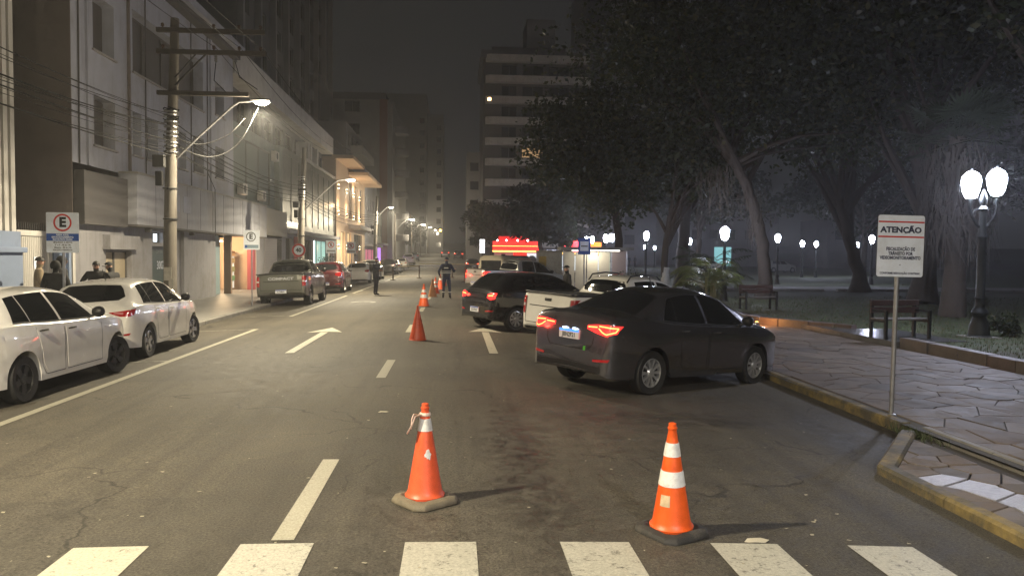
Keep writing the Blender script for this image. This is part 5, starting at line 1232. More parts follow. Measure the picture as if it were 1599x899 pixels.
person('officer in dark navy uniform holding something in both hands, left lane', (-3.64, 36.0, zr(-3.64)), R(-125), arms={'r': ((.26, .04, 1.15), (.10, .30, 1.18)), 'l': ((-.26, .04, 1.15), (-.06, .30, 1.16))}, legs={'r': ((.08, .03, .50), (.085, -.02, .09)), 'l': ((-.08, .0, .50), (-.085, -.04, .09))}, top=NAVYD, bottom=NAVYD, headwear='hair', headpitch=.25, bulk=1.12, extra=backpack, height=1.74)
person('person in a beige hooded jacket by the white gate', (-9.62, 18.6, SW_L), R(-60), arms={'r': ((.25, .02, 1.15), (.14, .22, 1.0)), 'l': ((-.25, .02, 1.15), (-.14, .22, 1.0))}, top=BEIGEC, bottom=JEANS, headwear='hair', height=1.74, bulk=1.2)
person('person in a bulky black jacket seen from behind, nearest to the parking sign', (-8.65, 17.4, SW_L), R(20), top=BLACKC, bottom=BLACKC, headwear='hood', height=1.66, bulk=1.35)
person('person in a dark hood standing in the blue doorway', (-9.5, 19.4, SW_L), R(-80), top=BLACKC, bottom=GREYC, headwear='hood', height=1.75, bulk=1.15)
person('person in dark jacket looking down, left one of two behind the pearl hatchback', (-8.62, 19.2, SW_L), R(-150), arms={'r': ((.34, .06, 1.20), (.10, .28, 1.24)), 'l': ((-.30, .06, 1.18), (-.06, .28, 1.22))}, top=BLACKC, bottom=JEANS, headwear='hair', headpitch=.8, lean=.06, height=1.66, bulk=1.15)
person('person in black cap leaning in, right one of two behind the pearl hatchback', (-8.22, 19.3, SW_L), R(75), arms={'r': ((.24, .1, 1.16), (.08, .30, 1.14)), 'l': ((-.24, .1, 1.16), (-.08, .30, 1.14))}, top=BLACKC, bottom=GREYC, headwear='cap', headpitch=.8, lean=.10, height=1.64, bulk=1.1, extra=phone)
person('person in dark clothes standing behind the black hatchback roof', (3.6, 24.4, zr(3.6)), R(100), top=BLACKC, bottom=GREYC, headwear='cap', height=1.68, bulk=1.1)
for x, y, rz, m1, lb in ((24.9, 112, 200, BLACKC, 'left one of three people standing far off in the park'), (25.8, 112.5, 160, NAVYD, 'middle one of three people standing far off in the park'), (26.6, 112, 120, GREYC, 'right one of three people standing far off in the park')):
    person(lb, (x, y, LAWN_Z+1.3*(y-75)/225), R(rz), top=m1, bottom=BLACKC, headwear='hair', group='people far off in the park')

# ================================================================== BUILDINGS
M_WALLG = mat('wall_pale_grey', (.375, .385, .455), .85, streak=.5, noise=.08, scale=2, bump=.15, bscale=20, dirt=(.27,.255,.25), dscale=.45, damt=.75)
M_WALLB = mat('wall_brownish', (.17, .145, .135), .85, noise=.12, scale=2, bump=.15, bscale=20, dirt=(.11,.095,.09), dscale=.5, damt=.8)
M_WALLW = mat('wall_white', (.54, .52, .49), .8, streak=.45, noise=.07, scale=2, dirt=(.34,.32,.29), dscale=.8, damt=.6)
M_PLINTH = mat('plinth_blue', (.20, .25, .36), .7, noise=.1, scale=2, dirt=(.14,.16,.22), dscale=1, damt=.7)
M_GROUNDW = mat('wall_ground_grey', (.25, .245, .26), .85, streak=.6, noise=.1, scale=2, bump=.2, bscale=20, dirt=(.17,.16,.15), dscale=.9, damt=.8)
M_FASCIA = mat('fascia_grey', (.285, .29, .325), .75, streak=.6, noise=.1, scale=1.5, dirt=(.22,.21,.20), dscale=.6, damt=.8)
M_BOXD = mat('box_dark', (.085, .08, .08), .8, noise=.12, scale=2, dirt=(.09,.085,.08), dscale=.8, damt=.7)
M_FRAME = mat('window_frame', (.10, .095, .09), .6); M_PANE = mat('window_pane', (.012, .012, .014), .08, spec=.5); M_SHUT = mat('blind', (.10, .09, .085), .7, noise=.1, scale=3)
M_SILL = mat('sill', (.30, .285, .28), .8)
M_TEALW = mat('wall_teal_grey', (.20, .235, .215), .75, streak=.6, noise=.1, scale=1.2, dirt=(.14,.16,.15), dscale=.5, damt=.7)
M_GLAZ = mat('dark_cladding', (.045, .06, .058), .4, noise=.15, scale=1.5)
M_WARMW = mat('wall_peach', (.55, .42, .31), .8, noise=.07, scale=2); M_DARKT = mat('tower_wall', (.11, .11, .12), .8, noise=.15, scale=.5); M_DARKT2 = mat('tower_wall_pale', (.20, .195, .20), .8, noise=.15, scale=.5)
M_BRICKT = mat('tower_red', (.16, .07, .06), .8)
def wall_holes(mb, O, U, V, N, w, h, holes, depth):
    O, U, V, N = Vector(O), Vector(U), Vector(V), Vector(N)
    us = sorted({0, w}|{q for r in holes for q in (r[0], r[2])}); vs_ = sorted({0, h}|{q for r in holes for q in (r[1], r[3])})
    P = lambda u, v, d=0: O+U*u+V*v-N*d
    for u0, u1 in zip(us, us[1:]):
        for v0, v1 in zip(vs_, vs_[1:]):
            c = ((u0+u1)/2, (v0+v1)/2)
            if any(r[0] < c[0] < r[2] and r[1] < c[1] < r[3] for r in holes): continue
            mb.quad(P(u0, v0), P(u1, v0), P(u1, v1), P(u0, v1))
    for u0, v0, u1, v1 in [r[:4] for r in holes]:
        mb.quad(P(u0, v0), P(u1, v0), P(u1, v0, depth), P(u0, v0, depth)); mb.quad(P(u1, v1), P(u0, v1), P(u0, v1, depth), P(u1, v1, depth))
        mb.quad(P(u0, v1), P(u0, v0), P(u0, v0, depth), P(u0, v1, depth)); mb.quad(P(u1, v0), P(u1, v1), P(u1, v1, depth), P(u1, v0, depth))
    return P
def building(name, label, cat, O, U, w, h, back, holes, wm, depth=.3, sill=True, bars=(2, 2), panem=None, group=None, framew=.05, sides=True):
    """front wall with recessed openings at O along U; the block runs `back` metres behind it"""
    U = Vector(U); V = Vector((0, 0, 1)); N = U.cross(V)
    b = thing(name, label, cat, O, 0, group); mb = MB(); P = wall_holes(mb, (0, 0, 0), U, V, N, w, h, holes, depth)
    if sides:
        B = lambda u, v: U*u+V*v-N*back
        mb.quad(P(0, 0), P(0, h), B(0, h), B(0, 0)); mb.quad(P(w, h), P(w, 0), B(w, 0), B(w, h)); mb.quad(P(0, h), P(w, h), B(w, h), B(0, h)); mb.quad(B(0, 0), B(0, h), B(w, h), B(w, 0))
    wo = mb.build('wall', wm, b)
    for r in holes:
        u0, v0, u1, v1 = r[:4]; pm = r[4] if len(r) > 4 and r[4] else (panem or M_PANE); e = depth-.02
        m = MB(); m.quad(P(u0, v0, e), P(u1, v0, e), P(u1, v1, e), P(u0, v1, e)); po = m.build('window', pm, b)
        if len(r) > 5 and r[5] == 0: continue
        fr = MB(); fw = framew; bx, bz = r[5] if len(r) > 5 else bars
        def rect(a, c, a2, c2):
            q = [P(a, c, e-.05), P(a2, c, e-.05), P(a2, c2, e-.05), P(a, c2, e-.05), P(a, c, e-.005), P(a2, c, e-.005), P(a2, c2, e-.005), P(a, c2, e-.005)]
            fr.add(q, ((0,1,2,3),(0,4,5,1),(1,5,6,2),(2,6,7,3),(3,7,4,0)))
        rect(u0+.002, v0+.002, u0+fw, v1-.002); rect(u1-fw, v0+.002, u1-.002, v1-.002); rect(u0+fw, v0+.002, u1-fw, v0+fw); rect(u0+fw, v1-fw, u1-fw, v1-.002)
        for i in range(1, bx): c = u0+(u1-u0)*i/bx; rect(c-fw*.4, v0+fw, c+fw*.4, v1-fw)
        for i in range(1, bz): c = v0+(v1-v0)*i/bz; rect(u0+fw, c-fw*.3, u1-fw, c+fw*.3)
        fr.build('frame', M_FRAME, po)
        if sill:
            s = MB(); q = [P(u0-.08, v0-.06, -.07), P(u1+.08, v0-.06, -.07), P(u1+.08, v0-.002, -.07), P(u0-.08, v0-.002, -.07), P(u0-.08, v0-.06, .02), P(u1+.08, v0-.06, .02), P(u1+.08, v0-.002, .02), P(u0-.08, v0-.002, .02)]
            s.add(q, ((0,1,2,3),(0,4,5,1),(1,5,6,2),(2,6,7,3),(3,7,4,0))).build('sill', M_SILL, po)
    return b
def bx(b, name, m, *a, bevel=0): return MB().box(*a).build(name, m, b, bevel=bevel)
FX = -10.45
# A: fluted white building at the left edge
b = building('fluted_building', 'white fluted building with blue plinth at the left edge', 'building', (FX, 8, SW_L), (0, 1, 0), 11.2, 11.5, 7, [], M_WALLW)
for i in range(40): bx(b, 'flute', M_WALLW, .002, .07, 11.2-.10-.28*i-.17, 11.2-.10-.28*i, 2.35, 11.4)
bx(b, 'plinth', M_PLINTH, .003, .16, 0, 11.2, 0, 1.85); bx(b, 'plinth_cap', M_PLINTH, .003, .26, 0, 11.24, 1.85, 1.98, bevel=.02); bx(b, 'plinth_band', M_PLINTH, .003, .12, 0, 11.2, 1.98, 2.35)
# alley gate between A and C
g = thing('alley_gate', 'white corrugated alley gate with spikes on top beside the parking sign', 'gate', (FX-.05, 19.25, SW_L))
bx(g, 'backing_sheet', M_WALLW, -.03, 0, 0, 1.7, 0, 2.27)
for i in range(20): MB().prism([(0, .01+i*.085), (.022, .025+i*.085), (.022, .06+i*.085), (0, .075+i*.085)], .02, 2.26).build('gate_rib', M_WALLW, g)
bx(g, 'lintel', M_WALLW, -.08, .05, 0, 1.72, 2.27, 2.40)
for i in range(17): MB().tube([(0, .06+i*.1, 2.40), (0, .06+i*.1, 2.53), (.01, .06+i*.1, 2.62)], [.012, .012, .002], 5).build('spike', M_DARKSTEEL, g)
bx(g, 'notice', M_SIGNW, .024, .028, .78, 1.12, 1.45, 1.75)
d = thing('blue_doorway', 'pale blue door and frame behind the people by the gate', 'door', (FX-.02, 20.98, SW_L))
bx(d, 'leaf', mat('door_blue', (.16, .22, .33), .6), -.06, 0, .02, .62, 0, 2.2); bx(d, 'frame', M_PLINTH, -.06, .08, .62, .76, 0, 2.35); bx(d, 'side_light', M_PANE, -.05, -.01, .76, .88, .9, 2.2); bx(d, 'side_panel', M_PLINTH, -.05, -.012, .76, .88, 0, .9); bx(d, 'jamb', M_WALLW, -.08, .06, .88, 1.02, 0, 2.4)
# C: the large pale building
UP = 4.35
H = [(1.3, 7.75-UP, 2.7, 9.35-UP, None, (2, 1)), (4.05, 7.75-UP, 11.05, 9.75-UP, M_SHUT, (4, 1)), (12.7, 7.95-UP, 14.0, 9.35-UP, None, (2, 1)),
     (1.3, 5.0-UP, 2.7, 6.45-UP, None, (2, 4)), (4.0, 5.06-UP, 4.7, 6.45-UP, None, (1, 3)), (5.15, 5.06-UP, 6.15, 6.47-UP, None, (1, 3)), (6.95, 5.1-UP, 7.75, 6.5-UP, None, (1, 3)), (8.2, 5.1-UP, 9.0, 6.5-UP, None, (1, 3)), (9.8, 5.15-UP, 11.1, 6.6-UP, None, (1, 3)), (12.65, 5.2-UP, 13.95, 6.57-UP, None, (1, 3))]
b = building('pale_building', 'large pale grey building with rows of dark windows behind the nearest pole', 'building', (FX, 22, SW_L+UP), (0, 1, 0), 15.4, 11.2-UP, 8, H, M_WALLG, depth=.45)
bx(b, 'pilaster', M_WALLG, .002, .07, .82, 1.0, 0, 11.1-UP); bx(b, 'drain_pipe', M_WALLB, .003, .08, 3.62, 3.70, 0, 11.1-UP); bx(b, 'pilaster', M_WALLG, .002, .07, 11.9, 12.1, 0, 11.1-UP)
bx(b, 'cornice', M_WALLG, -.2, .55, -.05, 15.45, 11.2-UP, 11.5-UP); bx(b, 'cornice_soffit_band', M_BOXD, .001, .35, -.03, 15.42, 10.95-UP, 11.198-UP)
for u0, v0, u1, v1 in [h[:4] for h in H if h[2]-h[0] < 2]:      # half-closed shutter leaf in each opening
    bx(b, 'shutter_leaf', M_SHUT, -.36, -.33, u0+(u1-u0)*.52, u1-.06, v0+.06, v1-.06)
for y in (.35, 5.0, 9.5, 11.5): MB().tube([(.03, y, 0), (.03, y, 1.2), (.03, y+.05, 6.7)], .022, 6).build('conduit', M_BOXD, b)
bx(b, 'side_wall_face', M_WALLB, -7.9, -.002, -.03, -.004, -4.3, 11.1-UP)
gw = building('ground_floor', 'grey ground floor wall with boarded window and shop door under the pale building', 'building', (FX, 22, SW_L), (0, 1, 0), 12.6, UP-1.6, 8,
     [(1.95, .15, 3.8, 1.93, mat('boarded_window', (.36, .30, .21), .7, noise=.1, scale=4), (2, 1)), (5.5, .7, 7.8, 2.1, mat('shop_sign_green', (.03, .06, .055), .45), 0), (5.6, 2.22, 6.5, 2.6, emis('fan_light', (.8, .9, 1), 2.2), (1, 1))], M_GROUNDW, depth=.22, sill=False)
bx(gw, 'window_hood', M_GROUNDW, .002, .22, 1.75, 3.95, 1.97, 2.4); bx(gw, 'pier', M_GROUNDW, .002, .12, 8.3, 8.75, 0, 2.72); bx(gw, 'board_joint', M_FRAME, -.205, -.19, 2.84, 2.87, .16, 1.92)
text('3002', .42, M_SIGNW, gw, (-.19, 6.75, 1.42), (R(90), 0, R(90)), .002, sx=.8); text('CENTRO', .16, mat('sign_grey_text', (.2, .24, .24), .5), gw, (-.19, 6.65, 1.92), (R(90), 0, R(90)), .002)
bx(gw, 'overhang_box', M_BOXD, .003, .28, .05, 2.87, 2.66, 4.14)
f = thing('fascia_band', 'long grey concrete fascia over the ground floor shops', 'fascia', (FX, 24.9, SW_L))
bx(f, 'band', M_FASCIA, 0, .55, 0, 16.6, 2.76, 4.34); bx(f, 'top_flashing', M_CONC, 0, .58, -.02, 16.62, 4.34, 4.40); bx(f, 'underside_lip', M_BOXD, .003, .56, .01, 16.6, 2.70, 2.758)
for y0, y1 in ((2.2, 3.7), (4.1, 4.9)): bx(f, 'pale_panel', M_WALLG, .551, .565, y0, y1, 3.35, 3.95)
for i in range(1, 11): bx(f, 'panel_joint', M_BOXD, .5505, .556, 1.5*i, 1.5*i+.02, 2.77, 4.33)
for y in (1.2, 5.4, 9.1): bx(f, 'security_camera', M_DARKSTEEL, .3, .5, y, y+.09, 2.55, 2.66, bevel=.01)
for y in (3.1, 7.7): MB().tube([(.6, y, 2.6), (.6, y, 4.5), (.3, y, 5.2)], .016, 6).build('conduit', M_BOXD, f)
# blue door and orange lit shop
d = thing('shop_entrance', 'pale blue metal entrance beside the lit orange shop', 'door', (FX, 34.6, SW_L))
M_BLUEM = mat('blue_metal', (.20, .27, .29), .5, noise=.1, scale=3)
bx(d, 'reveal_wall', M_GROUNDW, -1.2, -1.1, 0, 2.5, 0, 2.75); bx(d, 'leaf', M_BLUEM, -.9, -.84, .1, 1.0, 0, 2.7); bx(d, 'leaf', M_BLUEM, -.5, -.44, 1.05, 2.1, 0, 2.7); bx(d, 'centre_post', M_DARKSTEEL, -.5, -.40, .98, 1.05, 0, 2.72); bx(d, 'notice', M_SIGNW, -.839, -.834, .2, .5, 1.3, 1.7); bx(d, 'frame_post', mat('frame_brown', (.20, .13, .09), .7), -.3, .02, 2.2, 2.42, 0, 2.75)
s = thing('lit_shop', 'small shop window glowing orange with a red picture behind the parking sign', 'shop', (FX, 37.1, SW_L))
bx(s, 'rear_wall', M_WALLW, -3.1, -3.0, 0, 4.4, 0, 2.75); bx(s, 'shop_floor', M_PAVL, -3, 0, 0, 4.4, -.01, .006); bx(s, 'side_wall', M_WARMW, -3, 0, 4.25, 4.4, 0, 2.75); bx(s, 'ceiling_lamp', emis('shop_lamp', (1, .92, .8), 10, True), -1.2, -.9, .5, 1.6, 2.45, 2.5)
bx(s, 'orange_display', emis('orange_display', (1, .36, .07), 2.4), -2.6, -2.5, .9, 2.9, .75, 2.0)
MB().prism([(0, 0), (.02, 0), (.02, 1), (0, 1)], 0, 1).build('red_picture', emis('red_picture', (.55, .03, .03), 1.0), s).location = (-2.49, 1.2, .9)
bx(s, 'shelf_unit', M_SIGNW, -1.3, -1.0, 3.2, 3.9, .1, 2.0); bx(s, 'red_panel', mat('panel_red', (.30, .06, .07), .6), -.3, .01, 3.75, 4.24, 0, 2.1)
for z in (.5, .95, 1.4, 1.75): bx(s, 'goods_box', mat('goods%d' % int(z*100), (.5*z/2, .25, .12), .6), -.998, -.93, 3.3, 3.8, z, z+.25)
point_light('shop_light', (-1.2, 2.2, 2.3), 280, (1, .68, .38), s, .2)
# E/F: teal grey building, dark cladding, roller shutter, teal glass
b = building('teal_building', 'greenish grey building with blank upper panels above a shutter', 'building', (FX-.25, 37.45, SW_L+4.4), (0, 1, 0), 10.15, 3.9, 8, [(.9, .25, 8.3, 3.3, mat('teal_panel', (.15, .18, .165), .7, noise=.12, scale=1), (3, 1))], M_TEALW, depth=.12, sill=False)
for y, z in ((1.4, .4), (5.2, .35), (8.4, 2.9)):
    q_ = bx(b, 'air_conditioner', M_WALLW, .02, .32, y, y+.8, z, z+.55, bevel=.02); MB().tube([(.322, y+.3, z+.27), (.335, y+.3, z+.27)], .2, 18).build('fan_grille', M_DARKSTEEL, q_)
bx(b, 'column', M_TEALW, .002, .3, 9.3, 10.12, -.02, 3.9); bx(b, 'lower_fascia', mat('fascia_beige', (.34, .32, .27), .75, noise=.1, scale=1.5), .002, .55, 4.2, 10.14, -1.5, -.03)
b = building('shutter_shop', 'closed grey roller shutter between the lit shop and the red pillar', 'shop', (FX, 41.5, SW_L), (0, 1, 0), 6.1, 2.8, 6, [], M_GROUNDW)
for i in range(18): bx(b, 'shutter_slat', mat('shutter_grey', (.26, .25, .25), .5, metal=.3), .01, .04, 1.6, 4.6, .05+i*.15, .19+i*.15)
bx(b, 'dark_reveal', M_PANE, .003, .02, 4.75, 5.9, 0, 2.75)
b = building('clad_building', 'dark greenish clad building above a teal glass shopfront', 'building', (FX, 47.6, SW_L+3.4), (0, 1, 0), 20.4, 5.0, 8, [(.6+2.45*i, .4, .6+2.45*i+2.2, 4.6, M_GLAZ, 0) for i in range(8)], M_GLAZ, depth=.06, sill=False)
bx(b, 'ledge', M_FASCIA, .002, .5, -.05, 20.4, -.25, -.003); bx(b, 'sign_glow_strip', mat('glass_pale', (.15, .22, .25), .2), .05, .08, 1, 5, .1, .5)
for i, y in enumerate((9.5, 10.6, 13.2)): bx(b, 'roof_unit', M_WALLW, -1.5, -.2, y, y+.55, 5.0, 6.6)
bx(b, 'roof_edge', M_WALLW, -.3, .12, 6, 20.4, 4.99, 5.15)
b = building('teal_shopfront', 'shopfront with backlit teal glass and potted plant under the dark cladding', 'shop', (FX, 47.6, SW_L), (0, 1, 0), 20.4, 3.14, 6, [(1.0, 0, 3.0, 2.9, M_PANE, (1, 1)), (6.2, 0, 9.6, 2.9, M_PANE, (1, 1)), (10.6, .1, 17.0, 2.95, emis('teal_glass', (.40, .72, .66), .5), (3, 1)), (17.6, 0, 19.6, 2.9, mat('shop_brown', (.14, .09, .07), .6), (1, 1))], M_GROUNDW, depth=.25, sill=False)
bx(b, 'red_pillar', mat('pillar_red', (.32, .05, .06), .6), .002, .25, 3.4, 3.9, 0, 3.0); bx(b, 'tube_light', emis('tube_light', (.9, 1, .97), 5), -.1, -.02, 10.7, 10.9, 1.0, 2.9); bx(b, 'red_tube', emis('red_tube', (1, .12, .10), 2), .252, .27, 3.55, 3.75, .4, 2.9)
# potted plant outside
p = thing('potted_plant', 'leafy potted plant in front of the teal glass', 'plant', (FX+.7, 59.5, SW_L)); MB().lathe([(.20, 0), (.27, .4), (.25, .42), (.02, .38)], 12).build('pot', M_DARKSTEEL, p)
rs = random.Random(2); mb = MB()
for i in range(260):
    a = rs.random()*6.3; r = rs.random()**.6*.9; z = .5+rs.random()*1.2; q = Vector((r*math.cos(a)*.6, r*math.sin(a)*1.6, z)); e = Vector((rs.gauss(0, 1), rs.gauss(0, 1), rs.gauss(0, .6))).normalized()*.22; s_ = Vector((rs.gauss(0, 1), rs.gauss(0, 1), rs.gauss(0, 1))).cross(e).normalized()*.05
    mb.quad(q, q+e*.5+s_, q+e, q+e*.5-s_)
mb.build('foliage', mat('plant_leaf', (.04, .08, .04), .5), p)
# long pale parapet of the set-back storeys behind E and F
b = building('upper_storeys', 'dark set back storeys topped by a long pale parapet', 'building', (FX-.9, 37.6, SW_L+8.3), (0, 1, 0), 29.5, 2.1, 7, [(.8+2.9*i, .3, .8+2.9*i+2.1, 1.7) for i in range(10)], M_DARKT, depth=.2, sill=False)
bx(b, 'parapet', M_WALLW, -.1, .95, 0, 29.5, 2.1, 3.45)
# D: tall dark tower behind
holes = []
for k in range(13):
    for j in range(7): holes.append((1.5+5.6*j, 2.2+3.1*k, 1.5+5.6*j+2.3, 4.0+3.1*k, emis('lit_window', (1, .8, .5), 2.5) if (k, j) == (4, 2) else None, (2, 1)))
b = building('dark_tower', 'tall dark tower with vertical ribs rising behind the street buildings', 'tower', (-16.5, 60, 0), (0, 1, 0), 43, 44, 14, holes, M_DARKT, depth=.25, sill=False, framew=.12)
for j in range(9): bx(b, 'rib', M_DARKT2, .003, .5, .1+5.3*j, .7+5.3*j, 0, 44)
# G: warm lit building
holes = [(3.0, .5, 5.6, 4.0, emis('warm_window', (1, .72, .36), .55), (2, 1)), (7.0, .5, 10.0, 4.0, emis('warm_window', (1, .72, .36), .55), (2, 1)), (12, .5, 19, 4.0, M_PANE, (4, 1)), (8.6, 5.4, 10.6, 9.0, None, (2, 2)), (12.5, 5.4, 15, 9.0, emis('warm_window2', (1, .66, .32), .22), (2, 2)), (17, 5.4, 19.5, 9.0, None, (2, 2))]
b = building('warm_building', 'peach coloured building lit by warm wall lamps with flat canopies', 'building', (FX+.1, 68.2, SW_L), (0, 1, 0), 21.5, 10.4, 8, holes, M_WARMW, depth=.25, sill=False)
bx(b, 'roof_canopy', M_WARMW, -.3, 1.5, -.3, 8.5, 10.2, 10.5); bx(b, 'roof_canopy', M_WARMW, -.3, 1.9, 8.0, 22, 9.6, 9.9); bx(b, 'mid_canopy', M_GROUNDW, .003, 1.2, 8.0, 21.5, 4.4, 4.75)
for y in (1.2, 6.4, 11.3, 16.2):
    for z in (2.6, 5.6, 7.9):
        l_ = bx(b, 'wall_lamp', M_DARKSTEEL, .003, .12, y-.08, y+.08, z-.12, z+.12); bx(l_, 'lamp_lens', emis('warm_lens', (1, .78, .45), 28), .03, .10, y-.05, y+.05, z+.121, z+.16)
        MB().box(.03, .10, y-.05, y+.05, z-.16, z-.121).build('lamp_lens', MATS['warm_lens'], l_)
for y, z in ((1.2, 6.2), (6.4, 6.2), (11.3, 8.4), (16.2, 6.0), (4, 2.4), (9, 2.4)): point_light('wall_wash', (.45, y, z), 62, (1, .66, .36), b, .1)
# H and others further along
def row_building(label, y, w, h, m, x=FX, seed=1, lit=None, name='street_building', back=8):
    rs = random.Random(seed); hs = []
    hh = hill(y+w/2)
    for k in range(int((h-3.6)//3.1)):
        j = 1.0
        while j+1.6 < w: hs.append((j, 4.2+3.1*k, j+1.4, 5.8+3.1*k, None, (2, 1))); j += 2.9
    if lit: hs.append((1, .2, w-1, 2.7, emis(lit[0], lit[1], lit[2]), (3, 1)))
    b = building(name, label, 'building', (x, y, hh-.3), (0, 1, 0), w, h, back, hs, m, depth=.2, sill=False)
    bx(b, 'awning', M_FASCIA, .003, .9, .3, w-.3, 3.0, 3.25); return b
b = row_building('pale narrow building just right of the warm lit one', 90.2, 14, 12, M_WALLG, seed=3, lit=('pink_shop', (1, .25, .4), .35))
row_building('low building with purple shop light further up the street', 104.6, 12, 7.5, M_TEALW, seed=4, lit=('purple_shop', (.65, .3, 1), 1.0)); row_building('low white building up the street on the left', 117, 16, 9, M_WALLW, seed=5, lit=('white_shop', (.9, .95, 1), .5)); row_building('brown building far up the street on the left', 133.4, 25, 8, M_WALLB, seed=6); row_building('last pale building up the hill on the left', 159, 40, 9, M_WALLG, seed=7, x=-9.6)
# towers in the fog
holes = [(5.2, 3+3.2*k, 7.4, 4.6+3.2*k, None, (2, 1)) for k in range(7)]
b = building('tower_block', 'grey block with single window column standing in the fog', 'tower', (-21, 112, 0), (1, 0, 0), 12.0, 24, 30, holes, M_DARKT2, depth=.25, sill=False, framew=.1); bx(b, 'roof_storey', M_DARKT, -.0, 11.0, 1, 20, 24, 25.2); bx(b, 'red_stripe', M_BRICKT, 10.2, 11.3, -.25, -.003, 0, 24)
for k in range(6): MB().lathe([(1.7, 0), (1.75, .12), (1.75, .9), (1.65, .95)], 14, 'z', (12.3, 6, 4+3.2*k)).build('balcony', M_DARKT2, b, smooth=True)
b = building('tower_block', 'dark block with stepped balconies left of the foggy tower', 'tower', (-12.8, 92, 0), (0, 1, 0), 18, 17.5, 12, [(2+3.5*i, 9+3*k, 4+3.5*i, 10.6+3*k, None, (2, 1)) for i in range(4) for k in range(3)], M_DARKT2, depth=.25, sill=False); bx(b, 'water_tank_box', M_DARKT, -9, -3, 0, 7, 17.5, 22.5)
for k in range(3): bx(b, 'balcony', M_DARKT2, .003, 1.5, 4, 17, 8.2+3*k, 9.2+3*k)
for (x, y, w, h, lb) in ((-17, 190, 10, 41, 'left one of two faint towers lost in fog'), (-8.6, 200, 5.5, 38, 'right one of two faint towers lost in fog')):
    b = building('tower_block', lb, 'tower', (x, y, 0), (1, 0, 0), w, h, 25, [(w-1.7, 4+3*k, w-.5, 5.3+3*k, None, (1, 1)) for k in range(11)], M_DARKT2, depth=.3, sill=False)
# right: apartment block with balconies beyond the park trees
holes = []
for k in range(10):
    for (u0, u1) in ((2.6, 4.9), (5.6, 8.8), (9.4, 12.6), (13.2, 15.0)):
        holes.append((u0, .75+2.95*k, u1, 2.35+2.95*k, emis('lit_curtain', (1, .62, .30), .35) if (k, u0) == (5, 5.6) else None, (2, 1)))
b = building('apartment_block', 'ten storey apartment block with pale balcony bands behind the trees', 'building', (4.0, 112, .6), (1, 0, 0), 15.8, 29.5, 16, holes, mat('apartment_recess', (.12, .115, .11), .85), depth=.5, sill=False, framew=.12)
for k in range(10):
    MB().prism([(.3, -.003), (.3, -.9), (.8, -1.3), (15.2, -1.3), (15.5, -.9), (15.5, -.003)], 2.5+2.95*k, 3.45+2.95*k).build('balcony', M_WALLW, b)
bx(b, 'roof_slab', M_DARKT, -.4, 16.2, -1.0, 16.5, 29.5, 30.6); bx(b, 'penthouse', M_DARKT2, 6.4, 10.6, 2, 9, 30.6, 36.0); bx(b, 'roof_tank', M_DARKT, 1.2, 12, 1, 10, 30.6, 31.6)
MB().tube([(.9, -1.0, 23.4), (.9, -1.0, 23.8)], .35, 10).build('balcony_lamp', emis('balcony_lamp', (1, .55, .22), 9), b)
b = building('tower_block', 'dark tower edge beside the apartment block, behind the tree tops', 'tower', (22.0, 128, 0), (1, 0, 0), 12, 50, 20, [(6.5, 4+3.1*k, 8.3, 5.6+3.1*k, None, (1, 1)) for k in range(14)], M_DARKT2, depth=.3, sill=False); bx(b, 'dark_side', M_DARKT, -.4, 3.6, -.3, -.003, 0, 50)
building('side_block', 'slim dark block left of the apartment block', 'building', (1.9, 125, .5), (1, 0, 0), 2.6, 18, 12, [(.5, 3+3*k, 1.9, 4.4+3*k, None, (1, 1)) for k in range(5)], M_DARKT2, depth=.25, sill=False)
# pale buildings across the park
for x, y, w, h, lb, lit in ((38, 125, 16, 9, 'pale building with a teal lit door across the park', (5, .2, 8, 3.4)), (22, 138, 9, 8, 'pale villa with lit windows far behind the lanterns', (2, 2, 3.5, 4)), (60, 120, 22, 8, 'long dim building across the park at the right edge', None)):
    hs = [(1.2+3*i, 4.6, 2.6+3*i, 6.2, None, (1, 1)) for i in range(int(w/3)-1)]
    if lit: hs.append((*lit, emis('teal_door' if x == 38 else 'villa_window', (.4, .9, .95) if x == 38 else (.8, .85, 1), .5), (1, 1)))
    building('park_building', lb, 'building', (x, y, .3), (1, 0, 0), w, h, 10, hs, M_WALLB if x == 60 else M_DARKT2, depth=.2, sill=False)
# ---------------------------------------------------------------- red kiosk, cabinets and shelter on the right
k = thing('snack_kiosk', 'brightly lit red kiosk with yellow stripe and white base', 'kiosk', (3.9, 76, SW_R), R(-4))
bx(k, 'base_wall', M_WALLW, 0, 4.2, 0, 3, 0, 2.3); bx(k, 'fascia', emis('kiosk_red', (1, .035, .025), 1.3), -.15, 4.4, -.35, 3.1, 2.3, 3.35); bx(k, 'yellow_stripe', emis('kiosk_yellow', (1, .58, .12), 2.6), -.16, 4.41, -.37, -.351, 2.3, 2.44); bx(k, 'yellow_line', MATS['kiosk_yellow'], -.16, 4.3, -.37, -.351, 2.86, 2.91)
for q in (.3, 1.2, 2.3, 3.3): MB().lathe([(.02, 3.36), (.06, 3.38), (.08, 3.46), (.02, 3.52)], 10, 'z', (q, -.25, 0)).build('roof_spot', emis('roof_spot', (1, .9, .92), 12), k)
bx(k, 'roof_box', emis('kiosk_red_dim', (.8, .02, .02), .7), .4, 3.4, .2, 2.6, 3.36, 3.85)
bx(k, 'red_panel', emis('kiosk_panel', (1, .05, .03), .8), 1.9, 3.2, -.05, -.003, .6, 2.25); MB().tube([(3.75, -.06, 1.55), (3.75, -.003, 1.55)], .42, 24).build('round_vent', M_DARKSTEEL, k); bx(k, 'hatch', M_PANE, .7, 1.1, -.03, -.003, 1.5, 2.1); bx(k, 'lit_wall', emis('kiosk_white', (.85, .95, 1), .7), 3.25, 4.15, -.02, -.003, .5, 2.2)
